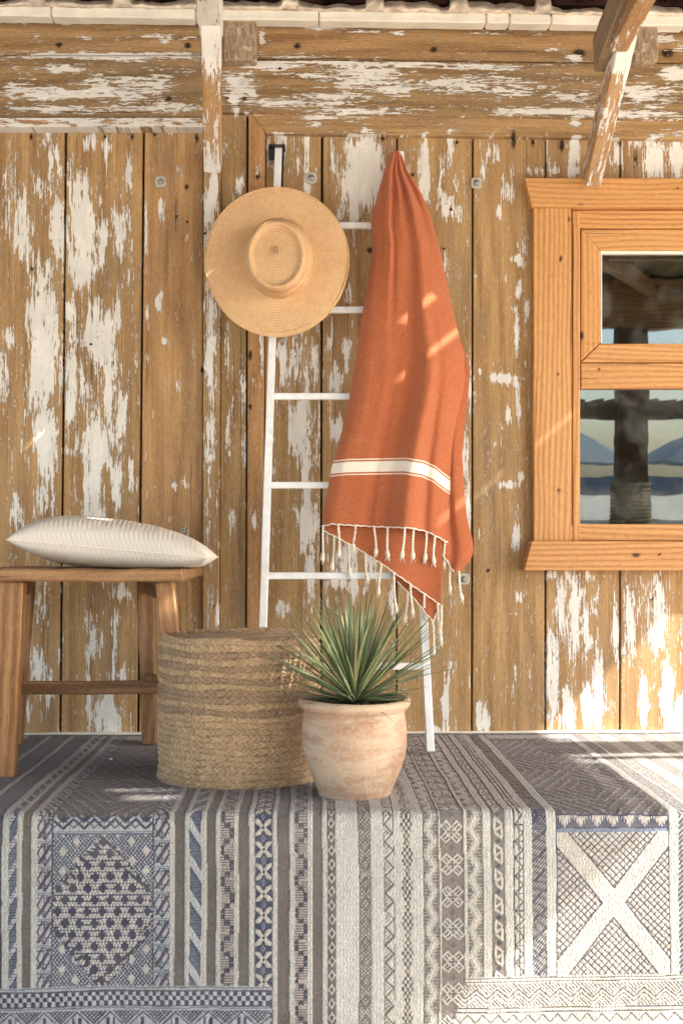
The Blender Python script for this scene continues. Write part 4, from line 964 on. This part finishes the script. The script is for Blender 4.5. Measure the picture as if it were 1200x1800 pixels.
# ================================================================== TOWEL
def interp(pts): 
    a = np.array(pts, float); return lambda y: np.interp(y, a[:, 0], a[:, 1])
tw = empty('fouta_towel', P(695, 268, -.08), 'burnt orange fringed towel with one cream stripe hanging from the ladder', 'towel')
k = NT('orange_linen'); g = k.attr('grain', 'Vector'); sp = k.n('SeparateXYZ'); k.put(sp.inputs[0], g); tc = k.n('TexCoord'); ob = tc.outputs['Object']
wu = k.noise(k.scale(ob, (1100, 1100, 160)), 1, 2); wv_ = k.noise(k.scale(ob, (160, 160, 1300)), 1, 2); lown = k.noise(ob, 14, 4, .6)
th_ = k.math('ADD', wu, wv_)
c = k.mix(k.ramp(th_, .75, 1.25), srgb(160, 86, 54), srgb(196, 118, 80)); c = k.mix(k.ramp(lown, .35, .7, 0, .3), c, srgb(168, 90, 56))
b = sp.outputs[2]  # signed pixel distance to the stripe centre
ab = k.math('ABSOLUTE', b)
c = k.mix(k.math('MULTIPLY', k.ramp(ab, 9.0, 9.6, 1, 0), 1), c, srgb(236, 226, 208))
l2 = k.math('ABSOLUTE', k.math('SUBTRACT', ab, 13.2)); c = k.mix(k.ramp(l2, .9, 1.4, .9, 0), c, srgb(236, 222, 200))
k.bump(th_, .6, .0006); k.put(k.b.inputs['Sheen Weight'], .2)
M['towel'] = k.done(c, .9, .1)
M['fringe'] = plain('cream_cotton_cord', srgb(238, 228, 208), .9, 0, .1, 300, .2)
YL = lambda py: None
def sheet_px(name, Lf, Rf, top, bot, yoff, fold, nu=150, nv=230, stripe=None, thick=.0016, parent=tw, mat='towel'):
    s = np.linspace(0, 1, nu)[None, :]; t = np.linspace(0, 1, nv)[:, None]
    by = bot(s); py = top+(by-top)*t
    L = Lf(py); Rr = Rf(py); px = L+(Rr-L)*s
    z = P(px, py, -.1)[..., 2]
    Yb = LT_[1]+(LB_[1]-LT_[1])*(LT_[2]-z)/(LT_[2]-LB_[2])
    Y = np.minimum(Yb, -.045)-.022+yoff-fold(s, t, px, py)
    pos = P(px, py, Y)
    band = (py-stripe(s)) if stripe else np.full(px.shape, 999.)
    g = np.stack([px/700+0*py, py/700, band], -1)
    nr, nc = px.shape; Vf = pos.reshape(-1, 3); Vb = Vf+np.array([0, thick, 0])
    q1 = gridquads(nr, nc)[:, ::-1]; q2 = gridquads(nr, nc, nr*nc)
    ring = np.concatenate([np.arange(nc), np.arange(1, nr)*nc+nc-1, (nr-1)*nc+np.arange(nc-2, -1, -1), np.arange(nr-2, 0, -1)*nc]); r2 = np.roll(ring, -1)
    q3 = np.stack([ring, r2, r2+nr*nc, ring+nr*nc], -1)
    me = fastmesh(name, np.concatenate([Vf, Vb]), np.concatenate([q1, q2, q3]), [('grain', 'FLOAT_VECTOR', np.concatenate([g.reshape(-1, 3)]*2), 'vector')])
    o = finish(name, me, M[mat], parent); 
    return o, pos, px, py
Lf = interp([(262, 694), (268, 688), (275, 684), (300, 675), (340, 664), (365, 657), (390, 652), (430, 655), (470, 650), (520, 642), (570, 634), (640, 623), (700, 614), (760, 600), (820, 583), (860, 576), (895, 569), (925, 565), (940, 564)])
Rf = interp([(262, 697), (268, 702), (275, 707), (300, 716), (330, 735), (370, 754), (420, 768), (470, 779), (530, 792), (590, 806), (620, 815), (660, 817), (700, 812), (740, 805), (800, 798), (850, 793), (900, 791), (960, 788)])
hem = interp([(0, 925), (.08, 921), (.2, 923), (.45, 926), (.7, 928), (.82, 934), (.92, 945), (1, 955)])
def stripef(s): return np.interp(s, [0, .12, .35, .6, .75, .85, .93, 1], [824, 821, 820, 819, 824, 833, 846, 856])
def f0(s, t, px, py):
    a = np.clip(t*1.2, 0, 1)
    f = .016*a*np.sin(s*9+.6+t*1.2)*np.exp(-((s-.62)/.5)**2)+.012*np.exp(-((s-.62-.05*t)/.10)**2)*a+.014*np.exp(-((s-.25+.1*t)/.16)**2)*(1-t*.5)-.018*np.exp(-((s-.40+.12*(1-t))/.05)**2)*np.clip(1-t*1.3, 0, 1)*np.clip(t*6, 0, 1)
    f -= .030*np.clip((s-.82)/.18, 0, 1)**2*np.clip(t*1.5, 0, 1)*1+.018*np.clip((.10-s)/.10, 0, 1)**2
    f += .035*np.sin(np.pi*s)*np.clip(t*5, 0, 1)*(1-.5*t)
    f += .010*np.sin(s*17+2.2*t+.8)*np.clip(t*2-.1, 0, 1)*np.exp(-((s-.55)/.35)**2)+.014*np.exp(-((s-.30+.05*t)/.035)**2)*np.exp(-((t-.18)/.16)**2)
    f += .010*np.sin(s*26+1.5)*np.exp(-(t/.22)**2)*np.clip(t*10, 0, 1)-.016*np.exp(-((s-.72-.08*t)/.045)**2)*np.clip(t*2-.5, 0, 1)-.012*np.exp(-((s-.42+.06*t)/.04)**2)*np.clip(t*1.6-.6, 0, 1)
    return f+.007*(fbm(s*7+3, t*3, 3)-.5)
cl0, pos0, px0, py0 = sheet_px('front_cloth', Lf, Rf, 264, hem, -.032, f0, stripe=stripef)
# second layer behind, diagonal hem
Lb = interp([(700, 640), (860, 590), (932, 568), (1100, 568)]); Rb = interp([(700, 780), (900, 782), (960, 777), (1090, 774)])
hemb = interp([(0, 933), (.1, 943), (.3, 966), (.5, 992), (.62, 1010), (.8, 1036), (1, 1064)])
cl1, pos1, px1, py1 = sheet_px('rear_cloth', Lb, Rb, 760, hemb, -.006, lambda s, t, a, b: .006+.006*np.sin(s*11+1)*t, nv=120)
# folded side turning back at the right
Lc = interp([(560, 770), (1010, 765)]); Rc = interp([(560, 796), (600, 811), (620, 817), (655, 826), (700, 822), (760, 814), (800, 812), (850, 815), (910, 820), (945, 829), (970, 832), (985, 829), (1000, 820), (1010, 812)])
hemc = interp([(0, 962), (.3, 985), (.5, 1000), (.7, 1006), (.85, 1002), (.95, 988), (1, 968)])
cl2, pos2, px2, py2 = sheet_px('side_fold', Lc, Rc, 560, hemc, .004, lambda s, t, a, b: .012*np.sin(s*3.1)*np.clip(t*2, 0, 1)-.012*np.exp(-((s-.45)/.12)**2), nu=60, nv=150)
Ld = interp([(980, 688), (1100, 692)]); Rd_ = interp([(980, 778), (1030, 777), (1100, 768)])
hemd = interp([(0, 1014), (.25, 1036), (.5, 1058), (.75, 1082), (.9, 1092), (1, 1060)])
cl3, pos3, px3, py3 = sheet_px('rear_corner', Ld, Rd_, 960, hemd, .003, lambda s, t, a, b: .003+.003*np.sin(s*8+2), nu=60, nv=50, stripe=None)
def hemcord(pos, parent, i0=0.0, i1=1.0):
    row = pos[-1]; n = len(row); row = row[int(i0*(n-1)):int(i1*(n-1))+1][::2]
    p = row+np.array([0, -.0015, 0]); p[:, 2] += .0008*np.sin(np.arange(len(p))*1.3)
    q = MB(); q.tube(p, .0018, 6); q.build('hem_cord', M['fringe'], parent, True)
hemcord(pos0, cl0); hemcord(pos1, cl1); hemcord(pos2, cl2, .15, .62); hemcord(pos3, cl3, .1, .97)
def tassel(px_, py_, y1, Y, parent):
    x1 = px_+rnd.uniform(-5, 5)
    n = 26; t = np.linspace(0, 1, n); ph = rnd.uniform(0, 6)
    x = px_+(x1-px_)*t+2.2*np.sin(t*3.2+ph)*t; y = py_+(y1-py_)*t
    r = np.where(t < .74, .0024+.0005*np.sin(t*60), np.interp(t, [.74, .78, .84, .94, 1], [.0026, .0036, .0044, .0052, .0028]))*1.15
    pts = np.stack([P(a, b, Y)+np.array([0, .0012*math.sin(k_*.9), 0]) for k_, (a, b) in enumerate(zip(x, y))])
    q = MB(); q.tube(pts, r, 7)
    e = pts[-4]
    for j in range(7):
        a = rnd.uniform(0, 6.28); d = np.array([math.cos(a)*.006, math.sin(a)*.004, -.012-.006*rnd.random()]); q.tube([e, e+d*.6, e+d*1.1], [.0014, .001, .0004], 4)
    # the wound cord above the brush
    return q.build('tassel', M['fringe'], parent, True)
def rowY(pos, px, py, x): 
    i = int(np.argmin(np.abs(px[-1]-x))); return float(pos[-1, i, 1])-.003, float(py[-1, i])
for (x, y1) in ((568, 987), (594, 979), (625, 966), (657, 976), (681, 980), (711, 981), (727, 983), (749, 986), (764, 991), (782, 996)):
    Yt, y0 = rowY(pos0, px0, py0, x); tassel(x, y0, y1, Yt, cl0)
for (x, y1) in ((587, 1002), (612, 1012), (642, 1022), (670, 1046), (692, 1078), (721, 1082), (745, 1086), (769, 1117), (775, 1134)):
    Yt, y0 = rowY(pos1, px1, py1, x); tassel(x, y0, y1, Yt, cl1)
for (x, y1) in ((791, 1040), (806, 1056)):
    Yt, y0 = rowY(pos2, px2, py2, x); tassel(x, y0, y1, Yt, cl2)
for (x, y1) in ((716, 1092), (760, 1150)):
    Yt, y0 = rowY(pos3, px3, py3, x); tassel(x, y0, y1, Yt, cl3)

# ================================================================== STOOL
st = empty('wooden_stool', (float(G(160, 1345)[0]), float(G(160, 1345)[1]), .006), 'rustic teak bench stool with splayed legs carrying the white pillow', 'stool')
Yf_ = float(G(15, 1371)[1])+.01; Yk = float(G(263, 1312)[1])
ysf, ysb = Yf_-.045, Yk+.075
zt_ = float(P(200, 997, ysf)[2])
zt_ = CZ-(1001-965)/(F/(CD+ysf))
xr_ = float(P(321, 1005, ysf)[0]); xl_ = xr_-.475
def tk(p0, p1, w_, d_, side, name, seg=8, t=(1, 1, 1), w1=None, d1=None):
    q = MB(); q.beam(p0, p1, w_, d_, side=side, seg=seg, bev=.003, w1=w1, d1=d1, wob=.0012, t=t); return q.build(name, M['teak'], st)
seat_th = .026
# seat: two boards, slightly wavy
q = MB(); ym = (ysf+ysb)/2
q.beam((xl_, (ysf+ym)/2-.001, zt_-seat_th/2), (xr_, (ysf+ym)/2-.001, zt_-seat_th/2), (ym-ysf)-.004, seat_th, side=(0, 1, 0), seg=10, bev=.004, wob=.0015, t=(1.02, 1, .96))
q.beam((xl_+.004, (ysb+ym)/2+.001, zt_-seat_th/2), (xr_-.003, (ysb+ym)/2+.001, zt_-seat_th/2), (ysb-ym)-.004, seat_th, side=(0, 1, 0), seg=10, bev=.004, wob=.0015, t=(.95, .95, .95))
q.build('seat', M['teak'], st)
def leg(ptop, pbot, w0, w1_, t=(1, 1, 1)):
    return tk(pbot, ptop, w1_, .042, (1, 0, 0), 'leg', t=t, w1=w0, seg=10)
zl_ = zt_-seat_th
ft = P(290, 1018, ysf+.045); fb = G(334, 1385, .006); fb = np.array([float(P(326, 1370, Yf_)[0]), Yf_, .006])
leg(np.array([ft[0], ysf+.05, zl_]), fb, .040, .034, (1.05, .98, .9))
lt = P(25, 1018, ysf+.05); lb = P(12, 1371, Yf_)
leg(np.array([lt[0], ysf+.05, zl_]), np.array([lb[0], Yf_, .006]), .050, .036, (1.1, 1.03, .93))
bt = P(257, 1018, ysb-.06); bb = P(264, 1312, Yk)
leg(np.array([bt[0], ysb-.06, zl_]), np.array([bb[0], Yk, .006]), .044, .034, (.85, .82, .8))
leg(np.array([bt[0]-.30, ysb-.06, zl_]), np.array([bb[0]-.335, Yk, .006]), .044, .034, (.85, .82, .8))
# aprons and stretchers
zs_ = .11
def on(ptop, pbot, z): t = (ptop[2]-z)/(ptop[2]-pbot[2]); return ptop+(pbot-ptop)*t
A0, A1 = np.array([ft[0], ysf+.05, zl_]), fb; B0, B1 = np.array([bt[0], ysb-.06, zl_]), np.array([bb[0], Yk, .006])
C0, C1 = np.array([lt[0], ysf+.05, zl_]), np.array([lb[0], Yf_, .006]); D0, D1 = np.array([bt[0]-.30, ysb-.06, zl_]), np.array([bb[0]-.335, Yk, .006])
zs_ = float(CZ-(1207-965)/(F/(CD+(Yf_+Yk)/2)))
zs2 = zs_
pa, pb = on(A0, A1, zs2), on(B0, B1, zs2); pc_, pd = on(C0, C1, zs2), on(D0, D1, zs2)
tk(pa, pb, .028, .020, (0, 0, 1), 'stretcher', t=(.9, .85, .8)); tk(pc_, pd, .028, .020, (0, 0, 1), 'stretcher')
tk((pc_+pd)/2, (pa+pb)/2, .030, .022, (0, 0, 1), 'stretcher', t=(.92, .88, .85))
za = zl_-.022
tk(on(A0, A1, za), on(B0, B1, za), .04, .02, (0, 0, 1), 'apron', t=(.9, .85, .8)); tk(on(C0, C1, za), on(D0, D1, za), .04, .02, (0, 0, 1), 'apron')

# ================================================================== PILLOW
def build_pillow():
    yc = (ysf+ysb)/2-.02; L = P(42, 950, yc); Rr = P(374, 975, yc); W_ = float(Rr[0]-L[0]); D_ = .34
    n = 150; u = np.linspace(-1, 1, n); U, Vv = np.meshgrid(u, u)
    e = np.clip((1-np.abs(U)**(2.6-.45*np.where(U > 0, U, U*.0))), 0, 1)**.46*np.clip((1-np.abs(Vv)**3.2), 0, 1)**.45
    Xo = U*(1-.085*(1-np.abs(Vv)**2)*0-.07*np.cos(Vv*math.pi/2)*np.abs(U)**3)*W_/2; Yo = Vv*(1-.07*np.cos(U*math.pi/2)*np.abs(Vv)**3)*D_/2
    H = (P(200, 913, yc)[2]-zt_); crease = fbm(U*3+5, Vv*3+2, 3)-.5
    mid = zt_+.044+.020*(-U)
    skew = 1-.12*U
    T = mid+(H-.044)*e*skew*.98+.006*crease*e+.0008*np.sin(U*W_/2*2*math.pi/.0105+Vv*2.0)*e**.5
    B = np.maximum(mid-.05*e-.004*crease, zt_+.001+.002*np.abs(Vv))
    rot = R(-2)
    pc0 = np.array([(L[0]+Rr[0])/2, yc, 0])
    def mk(Z): return np.stack([pc0[0]+Xo, pc0[1]+Yo, Z], -1).reshape(-1, 3)
    Vt, Vb = mk(T), mk(B)
    V = np.concatenate([Vt, Vb]); q1 = gridquads(n, n); q2 = gridquads(n, n, n*n)[:, ::-1]
    me = fastmesh('pillow', V, np.concatenate([q1, q2]))
    import bmesh; bm = bmesh.new(); bm.from_mesh(me); bmesh.ops.remove_doubles(bm, verts=bm.verts, dist=.0006); bm.to_mesh(me); bm.free()
    k = NT('cream_ribbed_linen'); tc = k.n('TexCoord'); ob = tc.outputs['Object']
    sp = k.n('SeparateXYZ'); k.put(sp.inputs[0], ob)
    ph = k.math('MULTIPLY_ADD', sp.outputs[0], 6.283/.0105, k.math('MULTIPLY', sp.outputs[2], 230)); rb = k.math('SINE', ph)
    w_ = k.noise(k.scale(ob, (700, 700, 700)), 1, 2); lo = k.noise(ob, 25, 4)
    c = k.mix(k.ramp(rb, -1, 1, 0, .26), srgb(226, 219, 207), srgb(206, 197, 182)); c = k.mix(k.ramp(w_, .35, .7, 0, .3), c, srgb(206, 196, 180))
    k.bump(k.math('MULTIPLY_ADD', rb, .35, k.math('ADD', w_, lo)), .45, .001)
    o = finish('pillow', me, k.done(c, .95, .1)); tag(o, 'ivory ribbed linen pillow lying flat on the teak stool', 'pillow')
    seam = []
    for (us, vs) in [(np.linspace(-1, 1, 60), -np.ones(60)), (np.ones(40), np.linspace(-1, 1, 40)), (np.linspace(1, -1, 60), np.ones(60)), (-np.ones(40), np.linspace(1, -1, 40))]:
        for a, b in zip(us, vs):
            seam.append((pc0[0]+a*(1-.07*math.cos(b*math.pi/2)*abs(a)**3)*W_/2*1.002, pc0[1]+b*(1-.07*math.cos(a*math.pi/2)*abs(b)**3)*D_/2*1.002, zt_+.044-.020*a))
    q = MB(); q.tube(seam, .0016, 6, cap=False); q.build('seam', M['fringe'], o, True)
build_pillow()

# small pale pebble on the rug
q = MB(); pg = G(195, 1337, .004); q.lathe([(.0005, 0), (.0038, .001), (.0045, .003), (.0035, .0055), (.0005, .0065)], pg, 10)
tag(q.build('pebble', plain('white_pebble', (.8, .78, .74), .6), None, True), 'tiny white pebble on the rug under the stool', 'pebble')
